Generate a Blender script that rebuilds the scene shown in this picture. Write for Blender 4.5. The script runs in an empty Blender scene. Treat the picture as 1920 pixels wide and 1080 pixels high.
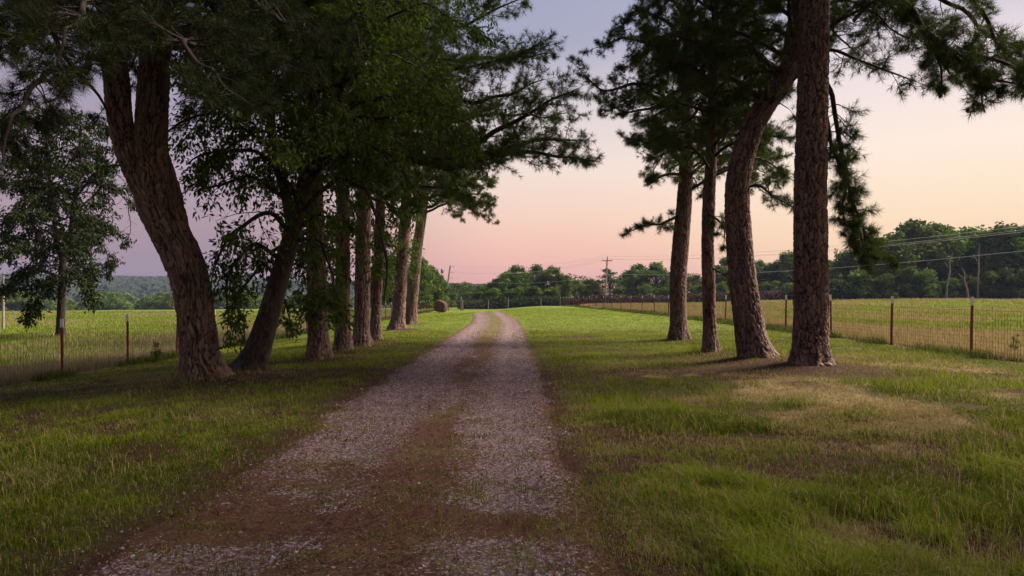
import bpy, math, random
import numpy as np
from mathutils import Vector

R = math.radians
rng = np.random.default_rng(11)
random.seed(5)
sc = bpy.context.scene
COL = sc.collection

# ------------------------------------------------------------------ camera, exposure
EYE = 1.5
FPX = 1280.0          # focal length in photo pixels (1920 wide)
cam_d = bpy.data.cameras.new("camera")
cam_d.lens = 24.0
cam_d.sensor_width = 36.0
cam_d.shift_y = 15.0 / 1920.0
cam_d.clip_start = 0.05
cam_d.clip_end = 20000
cam = bpy.data.objects.new("camera", cam_d)
cam.location = (0, 0, EYE)
cam.rotation_euler = (R(90), 0, 0)
COL.objects.link(cam)
sc.camera = cam
EXPO = 1.25
sc.view_settings.view_transform = 'Standard'
sc.view_settings.look = 'None'
sc.view_settings.exposure = EXPO
sc.view_settings.gamma = 1.0
sc.cycles.max_bounces = 6
sc.cycles.diffuse_bounces = 3
sc.cycles.glossy_bounces = 2
sc.cycles.transmission_bounces = 4
sc.cycles.transparent_max_bounces = 4
sc.cycles.volume_bounces = 0
sc.cycles.use_denoising = True
sc.cycles.use_adaptive_sampling = True
sc.cycles.adaptive_threshold = 0.02

# ------------------------------------------------------------------ world: dusk sky
SUN_EL, SUN_AZ = R(42), R(74)      # azimuth clockwise from +Y (view direction), towards +X
w = bpy.data.worlds.new("World")
sc.world = w
w.use_nodes = True
nt = w.node_tree
nt.nodes.clear()
def lin(c):
    c = c / 255.0
    return c / 12.92 if c <= 0.04045 else ((c + 0.055) / 1.055) ** 2.4
def rgb(r, g, b, k=1.0):
    return (lin(r) * k, lin(g) * k, lin(b) * k, 1)
K = 1.0 / (2 ** EXPO)
def ramp(stops):
    n = nt.nodes.new('ShaderNodeValToRGB')
    e = n.color_ramp.elements
    while len(e) < len(stops):
        e.new(0.5)
    for i, (p, c) in enumerate(stops):
        e[i].position = p
        e[i].color = rgb(*c)
    return n
tc = nt.nodes.new('ShaderNodeTexCoord')
sp = nt.nodes.new('ShaderNodeSeparateXYZ')
nt.links.new(tc.outputs['Generated'], sp.inputs[0])
SKY_L = [(0, (132, 112, 128)), (.04, (150, 124, 137)), (.10, (168, 140, 148)), (.18, (172, 152, 164)), (.28, (160, 152, 172)), (.40, (132, 136, 162)), (1, (104, 116, 150))]
SKY_C = [(0, (240, 158, 142)), (.05, (249, 184, 160)), (.11, (250, 207, 182)), (.18, (245, 223, 207)), (.26, (222, 209, 209)), (.345, (166, 166, 188)), (1, (112, 124, 160))]
SKY_R = [(0, (255, 186, 134)), (.05, (255, 209, 158)), (.11, (255, 224, 184)), (.19, (255, 233, 213)), (.28, (240, 223, 221)), (.38, (188, 184, 204)), (1, (118, 128, 162))]
rl, rc, rr = ramp(SKY_L), ramp(SKY_C), ramp(SKY_R)
for r_ in (rl, rc, rr):
    nt.links.new(sp.outputs['Z'], r_.inputs[0])
def maprange(a, b):
    m = nt.nodes.new('ShaderNodeMapRange')
    m.interpolation_type = 'SMOOTHSTEP'
    m.inputs['From Min'].default_value = a
    m.inputs['From Max'].default_value = b
    nt.links.new(sp.outputs['X'], m.inputs['Value'])
    return m
m1, m2 = maprange(-0.42, 0.02), maprange(0.02, 0.5)
mixa = nt.nodes.new('ShaderNodeMixRGB'); mixb = nt.nodes.new('ShaderNodeMixRGB')
nt.links.new(m1.outputs[0], mixa.inputs[0]); nt.links.new(rl.outputs[0], mixa.inputs[1]); nt.links.new(rc.outputs[0], mixa.inputs[2])
nt.links.new(m2.outputs[0], mixb.inputs[0]); nt.links.new(mixa.outputs[0], mixb.inputs[1]); nt.links.new(rr.outputs[0], mixb.inputs[2])
nish = nt.nodes.new('ShaderNodeTexSky')
nish.sky_type = 'NISHITA'
nish.sun_disc = False
nish.sun_elevation = SUN_EL
nish.sun_rotation = SUN_AZ
bg1 = nt.nodes.new('ShaderNodeBackground'); bg1.inputs[1].default_value = K
bg2 = nt.nodes.new('ShaderNodeBackground'); bg2.inputs[1].default_value = 0.004
nt.links.new(mixb.outputs[0], bg1.inputs[0])
nt.links.new(nish.outputs[0], bg2.inputs[0])
ad = nt.nodes.new('ShaderNodeAddShader')
nt.links.new(bg1.outputs[0], ad.inputs[0]); nt.links.new(bg2.outputs[0], ad.inputs[1])
wo = nt.nodes.new('ShaderNodeOutputWorld')
nt.links.new(ad.outputs[0], wo.inputs[0])

sd = bpy.data.lights.new("sun", 'SUN')
sd.energy = 5.0
sd.angle = R(28)
sd.color = (1.0, 0.86, 0.72)
sun = bpy.data.objects.new("sun", sd)
COL.objects.link(sun)
tosun = Vector((math.sin(SUN_AZ) * math.cos(SUN_EL), math.cos(SUN_AZ) * math.cos(SUN_EL), math.sin(SUN_EL)))
sun.rotation_euler = tosun.to_track_quat('Z', 'Y').to_euler()
sun.location = (40, 10, 40)

# ------------------------------------------------------------------ helpers
_tabs = {}
def vnoise(x, y, seed=0):
    if seed not in _tabs:
        _tabs[seed] = np.random.default_rng(seed + 1000).random((256, 256))
    T = _tabs[seed]
    xi = np.floor(x).astype(int); yi = np.floor(y).astype(int)
    fx = x - xi; fy = y - yi
    fx = fx * fx * (3 - 2 * fx); fy = fy * fy * (3 - 2 * fy)
    a = T[xi & 255, yi & 255]; b = T[(xi + 1) & 255, yi & 255]
    c = T[xi & 255, (yi + 1) & 255]; d = T[(xi + 1) & 255, (yi + 1) & 255]
    return (a * (1 - fx) + b * fx) * (1 - fy) + (c * (1 - fx) + d * fx) * fy
def fbm(x, y, seed=0, o=4):
    s = 0; a = .5; t = 0
    for i in range(o):
        s = s + a * vnoise(x * 2 ** i + 13.7 * i, y * 2 ** i - 7.1 * i, seed + i); t += a; a *= .5
    return s / t
def ss(a, b, x):
    t = np.clip((x - a) / (b - a), 0, 1)
    return t * t * (3 - 2 * t)

def P(px, py, d):
    return np.array([(px - 960) / FPX * d, d, EYE - (py - 555) / FPX * d])
def proj(p):
    return 960 + FPX * p[0] / p[1], 555 - FPX * (p[2] - EYE) / p[1]

def mk_mesh(name, V, F, tint=None, smooth=False):
    """V (n,3), F (m,k) or list of such; tint (n,) or (n,3) point colour."""
    me = bpy.data.meshes.new(name)
    V = np.asarray(V, np.float32)
    Fs = F if isinstance(F, list) else [F]
    Fs = [np.asarray(f, np.int32) for f in Fs if len(f)]
    loops = np.concatenate([f.ravel() for f in Fs])
    tot = np.concatenate([np.full(len(f), f.shape[1], np.int32) for f in Fs])
    st = np.concatenate([[0], np.cumsum(tot)[:-1]]).astype(np.int32)
    me.vertices.add(len(V)); me.vertices.foreach_set('co', V.ravel())
    me.loops.add(len(loops)); me.loops.foreach_set('vertex_index', loops)
    me.polygons.add(len(tot)); me.polygons.foreach_set('loop_start', st); me.polygons.foreach_set('loop_total', tot)
    me.polygons.foreach_set('use_smooth', np.full(len(tot), smooth))
    me.update(calc_edges=True)
    if tint is not None:
        t = np.asarray(tint, np.float32)
        if t.ndim == 1:
            t = np.stack([t, t, t], 1)
        t = np.concatenate([t, np.ones((len(t), 1), np.float32)], 1)
        at = me.color_attributes.new('tint', 'FLOAT_COLOR', 'POINT')
        at.data.foreach_set('color', t.ravel())
    return me

def obj(name, me, mat=None, parent=None, loc=None):
    o = bpy.data.objects.new(name, me)
    if mat is not None and me is not None:
        if len(me.materials) == 0:
            me.materials.append(mat)
    COL.objects.link(o)
    if parent is not None:
        o.parent = parent
    if loc is not None:
        o.location = loc
    return o
def tag(o, label=None, cat=None, group=None, kind=None):
    if label: o['label'] = label
    if cat: o['category'] = cat
    if group: o['group'] = group
    if kind: o['kind'] = kind
    return o
def empty(name, loc, label=None, cat=None, group=None):
    o = bpy.data.objects.new(name, None)
    o.location = loc
    o.empty_display_size = .3
    COL.objects.link(o)
    return tag(o, label, cat, group)

class MB:
    def __init__(s): s.V = []; s.Q = []; s.T = []; s.C = []; s.n = 0
    def add(s, V, Q=None, T=None, c=1.0):
        V = np.asarray(V, float)
        if Q is not None and len(Q): s.Q.append(np.asarray(Q) + s.n)
        if T is not None and len(T): s.T.append(np.asarray(T) + s.n)
        s.V.append(V)
        s.C.append(np.full(len(V), c, float) if np.isscalar(c) else np.asarray(c, float))
        s.n += len(V)
    def mesh(s, name, smooth=False, off=(0, 0, 0)):
        F = []
        if s.Q: F.append(np.concatenate(s.Q))
        if s.T: F.append(np.concatenate(s.T))
        return mk_mesh(name, np.concatenate(s.V) - np.asarray(off), F, np.concatenate(s.C), smooth)
    def box(s, c, h, ax=None, col=1.0):
        c = np.asarray(c, float)
        ax = np.eye(3) if ax is None else ax
        V = [c + ax[0] * h[0] * i + ax[1] * h[1] * j + ax[2] * h[2] * k for i in (-1, 1) for j in (-1, 1) for k in (-1, 1)]
        s.add(V, [(0, 1, 3, 2), (4, 6, 7, 5), (0, 4, 5, 1), (2, 3, 7, 6), (0, 2, 6, 4), (1, 5, 7, 3)], c=col)

def frames(pts):
    t = np.gradient(pts, axis=0)
    t /= np.linalg.norm(t, axis=1)[:, None] + 1e-9
    m = t.mean(0)
    ref = np.array([0, 1, 0]) if abs(m[1]) < .8 * np.linalg.norm(m) else np.array([1, 0, 0])
    e1 = np.cross(t, ref); e1 /= np.linalg.norm(e1, axis=1)[:, None] + 1e-9
    e2 = np.cross(e1, t)
    return t, e1, e2
def tube_vf(pts, rad, n=8):
    pts = np.asarray(pts, float); rad = np.asarray(rad, float)
    t, e1, e2 = frames(pts)
    a = np.arange(n) * 2 * math.pi / n
    if rad.ndim == 1: rad = rad[:, None]
    V = pts[:, None, :] + rad[..., None] * (np.cos(a)[None, :, None] * e1[:, None, :] + np.sin(a)[None, :, None] * e2[:, None, :])
    m = len(pts)
    i, j = np.meshgrid(np.arange(m - 1), np.arange(n), indexing='ij')
    j2 = (j + 1) % n
    Q = np.stack([i * n + j, (i + 1) * n + j, (i + 1) * n + j2, i * n + j2], -1).reshape(-1, 4)
    return V.reshape(-1, 3), Q
def catmull(pts, step):
    pts = np.asarray(pts, float)
    L = np.concatenate([[0], np.cumsum(np.linalg.norm(np.diff(pts[:, :3], axis=0), axis=1))])
    n = max(3, int(L[-1] / step) + 1)
    s = np.linspace(0, L[-1], n)
    out = np.empty((n, pts.shape[1]))
    m = np.gradient(pts, L, axis=0) if len(pts) > 2 else np.repeat(((pts[1] - pts[0]) / L[-1])[None], 2, 0)
    k = np.clip(np.searchsorted(L, s, side='right') - 1, 0, len(pts) - 2)
    h = (L[k + 1] - L[k])[:, None]
    u = ((s - L[k]) / (L[k + 1] - L[k]))[:, None]
    out = (2 * u**3 - 3 * u**2 + 1) * pts[k] + (u**3 - 2 * u**2 + u) * h * m[k] + (-2 * u**3 + 3 * u**2) * pts[k + 1] + (u**3 - u**2) * h * m[k + 1]
    return out, s
def sticks(p0, p1, r0, r1):
    """many thin three-sided prisms at once"""
    p0 = np.asarray(p0); p1 = np.asarray(p1)
    d = p1 - p0; d /= np.linalg.norm(d, axis=1)[:, None] + 1e-9
    ref = np.where(np.abs(d[:, 2:3]) < .8, np.array([[0, 0, 1.]]), np.array([[1., 0, 0]]))
    e1 = np.cross(d, ref); e1 /= np.linalg.norm(e1, axis=1)[:, None] + 1e-9
    e2 = np.cross(d, e1)
    V = []
    for (p, r) in ((p0, r0), (p1, r1)):
        for k in range(3):
            a = k * 2.0944
            V.append(p + r[:, None] * (math.cos(a) * e1 + math.sin(a) * e2))
    V = np.stack(V, 1)
    b = np.arange(len(p0))[:, None] * 6
    Q = np.concatenate([b + np.array([[k, (k + 1) % 3, 3 + (k + 1) % 3, 3 + k]]) for k in range(3)])
    return V.reshape(-1, 3), Q

# ------------------------------------------------------------------ materials
def mat(name):
    m = bpy.data.materials.new(name); m.use_nodes = True
    t = m.node_tree
    return m, t, t.nodes['Principled BSDF']
def N(t, ty, **kw):
    n = t.nodes.new(ty)
    for k, v in kw.items():
        setattr(n, k, v)
    return n
def mixc(t, f, a, b, mode='MIX'):
    n = t.nodes.new('ShaderNodeMixRGB'); n.blend_type = mode
    for i, v in enumerate((f, a, b)):
        if isinstance(v, (int, float)): n.inputs[i].default_value = v
        elif isinstance(v, tuple): n.inputs[i].default_value = v if len(v) == 4 else (*v, 1)
        else: t.links.new(v, n.inputs[i])
    return n.outputs[0]
def noise(t, scale, detail=4, rough=.6, vec=None, dist=0):
    n = t.nodes.new('ShaderNodeTexNoise')
    n.inputs['Scale'].default_value = scale; n.inputs['Detail'].default_value = detail
    n.inputs['Roughness'].default_value = rough; n.inputs['Distortion'].default_value = dist
    if vec is not None: t.links.new(vec, n.inputs['Vector'])
    return n.outputs['Fac']
def mr(t, v, a, b, c=0, d=1):
    n = t.nodes.new('ShaderNodeMapRange')
    n.inputs['From Min'].default_value = a; n.inputs['From Max'].default_value = b
    n.inputs['To Min'].default_value = c; n.inputs['To Max'].default_value = d
    t.links.new(v, n.inputs['Value'])
    return n.outputs[0]
def bump(t, b, h, strength=.5, dist=.02):
    n = t.nodes.new('ShaderNodeBump'); n.inputs['Strength'].default_value = strength; n.inputs['Distance'].default_value = dist
    t.links.new(h, n.inputs['Height']); t.links.new(n.outputs[0], b.inputs['Normal'])
def geopos(t):
    return t.nodes.new('ShaderNodeNewGeometry').outputs['Position']
def attr(t, name='tint'):
    n = t.nodes.new('ShaderNodeAttribute'); n.attribute_name = name
    return n

def foliage_mat(name, ca, cb, trans=.3, objvar=0.0):
    m, t, b = mat(name)
    a = attr(t)
    col = mixc(t, a.outputs['Fac'], ca, cb)
    if objvar:
        oi = t.nodes.new('ShaderNodeObjectInfo')
        hs = t.nodes.new('ShaderNodeHueSaturation')
        t.links.new(col, hs.inputs['Color'])
        t.links.new(mr(t, oi.outputs['Random'], 0, 1, 1 - objvar, 1 + objvar), hs.inputs['Value'])
        t.links.new(mr(t, oi.outputs['Random'], 0, 1, .485, .515), hs.inputs['Hue'])
        col = hs.outputs[0]
    t.links.new(col, b.inputs['Base Color'])
    b.inputs['Roughness'].default_value = .8
    b.inputs['Specular IOR Level'].default_value = .12
    tr = t.nodes.new('ShaderNodeBsdfTranslucent')
    c2 = mixc(t, 1.0, col, (1.3, 1.5, .6, 1), 'MULTIPLY')
    t.links.new(c2, tr.inputs['Color'])
    mx = t.nodes.new('ShaderNodeMixShader'); mx.inputs[0].default_value = trans
    t.links.new(b.outputs[0], mx.inputs[1]); t.links.new(tr.outputs[0], mx.inputs[2])
    t.links.new(mx.outputs[0], t.nodes['Material Output'].inputs['Surface'])
    return m
M = {}
M['needledark'] = foliage_mat('shaded_needles', (.009, .013, .004), (.032, .042, .010), .08)  # darker copy of the needles, canopy shade put into the colour
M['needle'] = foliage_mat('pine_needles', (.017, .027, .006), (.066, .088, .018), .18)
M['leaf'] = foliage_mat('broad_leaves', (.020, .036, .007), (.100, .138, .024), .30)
M['leafdark'] = foliage_mat('shaded_leaves', (.008, .014, .0035), (.030, .044, .009), .07)  # darker copy of the leaves with their shade in the colour
M['fleaf'] = foliage_mat('far_leaves', (.030, .056, .009), (.130, .185, .032), .22, .25)
M['fpine'] = foliage_mat('far_needles', (.020, .038, .014), (.055, .085, .028), .2, .15)
# grass tint attribute is a real colour
m, t, b = mat('grass_blades')
a = attr(t)
t.links.new(a.outputs['Color'], b.inputs['Base Color'])
b.inputs['Roughness'].default_value = .9; b.inputs['Specular IOR Level'].default_value = .04
tr = t.nodes.new('ShaderNodeBsdfTranslucent'); t.links.new(a.outputs['Color'], tr.inputs['Color'])
mx = t.nodes.new('ShaderNodeMixShader'); mx.inputs[0].default_value = .35
t.links.new(b.outputs[0], mx.inputs[1]); t.links.new(tr.outputs[0], mx.inputs[2])
t.links.new(mx.outputs[0], t.nodes['Material Output'].inputs['Surface'])
M['grass'] = m

def bark_mat(name, crack, plate, plate2, scale=1.0):
    m, t, b = mat(name)
    a = attr(t)
    sepc = t.nodes.new('ShaderNodeSeparateColor'); t.links.new(a.outputs['Color'], sepc.inputs[0])
    pos = geopos(t)
    n1 = noise(t, 22 * scale, 6, .7, pos)
    n2 = noise(t, 2.2, 3, .6, pos)
    pl = mixc(t, mr(t, n2, .35, .65), plate, plate2)
    pl = mixc(t, sepc.outputs['Green'], mixc(t, 1.0, pl, (.55, .52, .54, 1), 'MULTIPLY'), mixc(t, 1.0, pl, (1.25, 1.2, 1.15, 1), 'MULTIPLY'))
    pl = mixc(t, mr(t, n1, .3, .75, .0, .55), pl, mixc(t, 1.0, pl, (.5, .48, .5, 1), 'MULTIPLY'))
    n3 = noise(t, 1.1, 5, .7, pos, 1.0)
    pl = mixc(t, mr(t, n3, .56, .68, 0, .45), pl, (.15, .145, .11))
    col = mixc(t, sepc.outputs['Red'], crack, pl)
    t.links.new(col, b.inputs['Base Color'])
    b.inputs['Roughness'].default_value = .85
    b.inputs['Specular IOR Level'].default_value = .2
    bump(t, b, n1, .6, .012)
    return m
M['pine_bark'] = bark_mat('pine_bark', (.022, .012, .010), (.205, .125, .102), (.225, .160, .140))
M['oak_bark'] = bark_mat('furrowed_bark', (.018, .010, .008), (.235, .140, .098), (.185, .135, .110))
M['dark_bark'] = bark_mat('dark_bark', (.02, .014, .012), (.075, .052, .042), (.06, .045, .04))
M['twig'] = bark_mat('twig_bark', (.012, .008, .006), (.024, .015, .012), (.020, .014, .012))
def plain(name, c1, c2, sc_=8, rough=.7, metal=0, bmp=.3, spec=.4):
    m, t, b = mat(name)
    pos = geopos(t)
    n = noise(t, sc_, 5, .65, pos)
    t.links.new(mixc(t, mr(t, n, .35, .65), c1, c2), b.inputs['Base Color'])
    b.inputs['Roughness'].default_value = rough; b.inputs['Metallic'].default_value = metal
    b.inputs['Specular IOR Level'].default_value = spec
    bump(t, b, n, bmp, .01)
    return m
M['rust'] = plain('rusty_post', (.22, .042, .024), (.12, .030, .020), 30, .75)
M['tip'] = plain('white_paint', (.66, .64, .62), (.5, .48, .46), 40, .6)
M['wire'] = plain('weathered_wire', (.10, .075, .06), (.055, .045, .04), 20, .55, .5)
M['cable'] = plain('aluminium_cable', (.55, .52, .50), (.45, .43, .42), 5, .5, .3)
M['wood'] = plain('weathered_wood', (.22, .19, .17), (.13, .11, .10), 14, .85)
M['pole'] = plain('utility_pole_wood', (.30, .25, .22), (.16, .12, .10), 6, .85)
M['poledark'] = plain('creosoted_wood', (.12, .07, .055), (.07, .045, .04), 6, .8)
M['steel'] = plain('galvanised_steel', (.16, .16, .165), (.11, .11, .115), 10, .7, .2)
M['ceramic'] = plain('insulator', (.22, .20, .2), (.16, .14, .14), 10, .3)
M['bale'] = plain('weathered_bale', (.12, .058, .042), (.05, .032, .028), 9, .95, 0, 1.0, .1)
M['stone'] = plain('pale_stone', (.24, .17, .13), (.16, .11, .09), 14, .8)
M['cone'] = plain('pine_cone', (.10, .065, .045), (.06, .04, .03), 30, .8)

# ------------------------------------------------------------------ terrain
TRUNKS = [(-5.6, 12.4, 1.5), (-5.2, 13.6, 1.1), (-4.6, 16.1, 1.0), (-4.5, 18.2, .9), (-4.4, 20, .9), (-4.6, 22.8, .8), (-5.2, 31, 1), (-5.7, 38, 1),
          (5.5, 22.6, .8), (4.94, 17, .7), (5.3, 14.8, 1.4), (5.9, 13.4, 2.0)]
def height(x, y):
    x = np.asarray(x, float); y = np.asarray(y, float)
    k = 9 * ss(45, 100, y)
    h = -0.55 * ss(3.5, 12.5, -x + k)
    # left field keeps falling, then drops to the valley
    left = ss(-5, -40, x)
    dd = np.sqrt(x * x + y * y)
    h = h - left * (0.006 * np.clip(dd - 35, 0, 140) + 16 * ss(150, 420, dd))
    cen = (1 - left) * (1 - ss(10, 40, x))
    h = h - cen * 0.010 * np.clip(y - 95, 0, 120)
    # right field rises a little
    h = h + 0.22 * ss(10, 14, x) * ss(20, 30, y) + 0.75 * ss(12, 70, x) * ss(25, 115, y)
    # bank by the right hand trees
    h = h + 0.10 * np.exp(-((x - 5.6) / 2.2) ** 2 - ((y - 14) / 5.0) ** 2)
    for (tx, ty, r) in TRUNKS:
        h = h + .10 * np.exp(-((x - tx) ** 2 + (y - ty) ** 2) / (.55 * r) ** 2)
    rc = -0.90 - 1.15 * ss(30, 60, y) * (y - 30) / 30
    h = h - .05 * ss(1.5, 1.0, np.abs(x - rc)) * ss(84, 78, y)
    bumpm = ss(.8, 2.2, np.abs(x + .9))
    h = h + bumpm * (0.07 * (fbm(x / 3.1, y / 3.1, 3) - .5) + .03 * (fbm(x / .7, y / .7, 8, 3) - .5))
    return h
def road_c(y):
    return -0.90 - 1.15 * ss(30, 60, y) * (np.asarray(y) - 30) / 30 * 1.0 * (1) - 0.0 * y
def soil_mask(x, y):
    s = np.zeros_like(x)
    for (tx, ty, r) in TRUNKS:
        dx = (x - tx) / (r * 1.35); dy = (y - ty) / (r * .95)
        s = np.maximum(s, np.exp(-(dx * dx + dy * dy) * 1.1))
    n = fbm(x / 1.6, y / 1.6, 21, 4)
    lawn = ss(22, 12, y) * ss(12, 9, np.abs(x))
    n2 = fbm(x / .33, y / .33, 23, 3)
    patch = ss(.47, .58, n * .62 + n2 * .38) * lawn * .85
    edge = ss(2.05, 1.45, np.abs(x - road_c(y)) + .6 * (fbm(x / .5, y / .9, 24, 3) - .5)) * ss(30, 8, y) * .6
    patch = patch * (1 - .8 * np.exp(-((x - 4.2) / 2.2) ** 2 - ((y - 9.6) / 1.8) ** 2))
    # foreground left red soil bands, right puddled bare patch
    bare = 1.3 * np.exp(-((x - 2.6) / 1.0) ** 2 - ((y - 25.3) / .9) ** 2) * (.5 + fbm(x / .5, y / .5, 29, 3))
    bare = np.maximum(bare, .8 * np.exp(-((x - 1.3) / .5) ** 2 - ((y - 14) / 2.0) ** 2) * (fbm(x / .4, y / .6, 27, 3) > .45))
    sm = np.maximum(np.maximum(s * (0.4 + 1.3 * fbm(x / .5, y / .5, 31, 3)), patch), np.maximum(edge, bare))
    return np.clip(sm, 0, 1)
def dry_mask(x, y):
    fr = ss(11.2, 12.0, x) * ss(30, 14, np.abs(x - 11.5) * 1.6)          # straw along the right fence
    fr = ss(11.0, 12.2, x - 0.0 + 3.2 * ss(45, 118, y)) * np.maximum(ss(17, 12.5, x) , .75 * ss(60, 100, y) * ss(30, 20, x)) * ss(200, 100, y)
    fl = ss(-10.9, -11.6, x) * ss(-14.5, -12.0, x)
    n = fbm(x / 6, y / 6, 41, 4)
    lawn = .75 * ss(.48, .66, fbm(x / 2.2, y / 1.4, 44, 4)) * ss(-2, 4, x) * ss(24, 13, y) * ss(11, 9, x)
    lawnl = .45 * ss(.5, .65, fbm(x / 2.0, y / 1.4, 47, 4)) * ss(-2, -4, x) * ss(30, 14, y)
    far = np.where(x > 0, .75 * ss(.45, .64, n), .4 * ss(.5, .68, n)) * ss(11, 13, np.abs(x))
    return np.clip(np.maximum.reduce([fr * (.55 + .7 * n), fl * (.4 + .9 * n), lawn, lawnl, far]), 0, 1)

def axis(segs):
    out = [segs[0][0]]
    for a, b_, s0, s1 in segs:
        p = a
        while p < b_ - 1e-6:
            f = (p - a) / (b_ - a)
            p += s0 + (s1 - s0) * f
            out.append(min(p, b_))
    return np.array(sorted(set(np.round(out, 4))))
xs = np.concatenate([-axis([(16, 60, .5, 3), (60, 400, 6, 20), (400, 3500, 40, 200)])[::-1], axis([(-15.9, 15.9, .13, .13)]), axis([(16, 60, .5, 3), (60, 400, 6, 20), (400, 3500, 40, 200)])])
ys = np.concatenate([axis([(-3500, -100, 300, 200), (-100, 1.5, 8, 2)]), axis([(2, 26, .11, .2), (26.2, 120, .25, 1.5), (121, 500, 3, 15), (500, 4000, 40, 150)])])
X, Y = np.meshgrid(xs, ys)
Z = height(X, Y)
nx, ny = len(xs), len(ys)
I, J = np.meshgrid(np.arange(ny - 1), np.arange(nx - 1), indexing='ij')
F = np.stack([I * nx + J, I * nx + J + 1, (I + 1) * nx + J + 1, (I + 1) * nx + J], -1).reshape(-1, 4)
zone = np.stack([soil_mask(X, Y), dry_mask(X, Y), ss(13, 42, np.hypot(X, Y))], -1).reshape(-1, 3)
me = mk_mesh('ground', np.stack([X, Y, Z], -1).reshape(-1, 3), F, zone, True)
m, t, b = mat('ground_soil_and_turf')
a = attr(t); s_ = t.nodes.new('ShaderNodeSeparateColor'); t.links.new(a.outputs['Color'], s_.inputs[0])
pos = geopos(t)
nA = noise(t, 1.3, 6, .7, pos); nB = noise(t, 14, 5, .7, pos); nC = noise(t, 60, 4, .7, pos)
green = mixc(t, mr(t, nA, .35, .65), (.090, .130, .013), (.165, .215, .028))
green = mixc(t, mr(t, nB, .35, .7, 0, .6), green, (.060, .075, .016))
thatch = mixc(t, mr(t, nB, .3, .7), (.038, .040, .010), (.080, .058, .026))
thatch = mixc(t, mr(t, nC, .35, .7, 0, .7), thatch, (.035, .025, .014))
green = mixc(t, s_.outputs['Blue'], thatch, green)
straw = mixc(t, mr(t, nB, .3, .7), (.25, .185, .085), (.15, .12, .05))
soil = mixc(t, mr(t, nC, .3, .7), (.030, .016, .011), (.075, .038, .025))
f1 = t.nodes.new('ShaderNodeMath'); f1.operation = 'ADD'; t.links.new(s_.outputs['Green'], f1.inputs[0]); t.links.new(mr(t, nB, .2, .8, -.2, .2), f1.inputs[1])
c = mixc(t, mr(t, f1.outputs[0], .2, .75), green, straw)
f2 = t.nodes.new('ShaderNodeMath'); f2.operation = 'ADD'; t.links.new(s_.outputs['Red'], f2.inputs[0]); t.links.new(mr(t, nB, .2, .8, -.3, .3), f2.inputs[1])
c = mixc(t, mr(t, f2.outputs[0], .25, .6), c, soil)
t.links.new(c, b.inputs['Base Color']); b.inputs['Roughness'].default_value = .95; b.inputs['Specular IOR Level'].default_value = .1
bump(t, b, nB, .8, .04)
tag(obj('ground', me, m), kind='structure')

# ---- gravel road
def gravel_mask(u, y):
    """u = metres right of the road's middle; 1 gravel, 0 red soil"""
    near = ss(8.0, 4.5, y)
    uw = u + .25 * (fbm(u / .7, y / 1.6, 60, 3) - .5)
    tr = np.maximum(np.exp(-((uw + .74) / .58) ** 4), np.exp(-((uw - .86) / .52) ** 4))
    n = fbm(u / .5 + 4, y / .8, 61, 5)
    mid = ss(.36, .60, n) * ss(24, 8, y) * (.95 - .75 * near)
    g = np.maximum(tr, mid)
    m = fbm(u / 1.0, y / .50, 66, 5)
    g = g * (1 - (.25 + .75 * near) * ss(.42, .62, m))
    g = g * (1 - .92 * np.exp(-((uw - .06) / .33) ** 2) * ss(.34, .50, fbm(u / .3, y / 1.4, 69, 4)))
    g = g * (.72 + .28 * ss(.3, .6, fbm(u / .12, y / .12, 68, 2)))
    return np.clip(g * ss(1.62, 1.15, np.abs(u) + .7 * (fbm(u / .35, y / .5, 71, 4) - .5)), 0, 1)
us = np.linspace(-1.95, 1.95, 79)
yr = axis([(1.5, 12, .045, .09), (12, 40, .1, .35), (40, 80, .4, .8)])
U, YR = np.meshgrid(us, yr)
XR = U + road_c(YR)
ZR = height(XR, YR)
edge = ss(1.25, 1.9, np.abs(U) + .5 * (fbm(XR / .5, YR / .7, 75) - .5))
ZR = ZR + .06 * ss(1.5, 1.0, np.abs(U)) * ss(84, 78, YR) + .004 - .06 * edge + .012 * (fbm(XR / .25, YR / .25, 77, 3) - .5) - .035 * np.exp(-((np.abs(U) - .77) / .35) ** 2) * ss(0, 1, .8 - edge)
n_, m_ = U.shape
I, J = np.meshgrid(np.arange(n_ - 1), np.arange(m_ - 1), indexing='ij')
F = np.stack([I * m_ + J, I * m_ + J + 1, (I + 1) * m_ + J + 1, (I + 1) * m_ + J], -1).reshape(-1, 4)
GM = gravel_mask(U, YR)
mossy = ss(14, 32, YR) * np.exp(-((U) / .45) ** 2) * .9 + .2 * ss(9, 5, YR) * ss(.50, .60, fbm(XR / .35, YR / .3, 83, 4)) + .45 * ss(.5, .62, fbm(XR / .6, YR / .6, 81)) * np.exp(-(U / .6) ** 2)
me = mk_mesh('gravel_road', np.stack([XR, YR, ZR], -1).reshape(-1, 3), F, np.stack([GM, np.clip(mossy, 0, 1), GM], -1).reshape(-1, 3), True)
m, t, b = mat('gravel_and_red_soil')
a = attr(t); s_ = t.nodes.new('ShaderNodeSeparateColor'); t.links.new(a.outputs['Color'], s_.inputs[0])
pos = geopos(t)
vo = t.nodes.new('ShaderNodeTexVoronoi'); vo.inputs['Scale'].default_value = 42; t.links.new(pos, vo.inputs['Vector'])
nB = noise(t, 9, 5, .7, pos); nC = noise(t, 70, 4, .7, pos)
sv = t.nodes.new('ShaderNodeSeparateColor'); t.links.new(vo.outputs['Color'], sv.inputs[0])
st = mixc(t, sv.outputs['Red'], (.11, .08, .085), (.32, .25, .275))
st = mixc(t, mr(t, sv.outputs['Green'], .6, 1), st, (.30, .19, .17))
st = mixc(t, mr(t, vo.outputs['Distance'], .35, .8), st, (.10, .06, .05))
soil = mixc(t, mr(t, nC, .3, .7), (.045, .019, .011), (.120, .052, .031))
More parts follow.
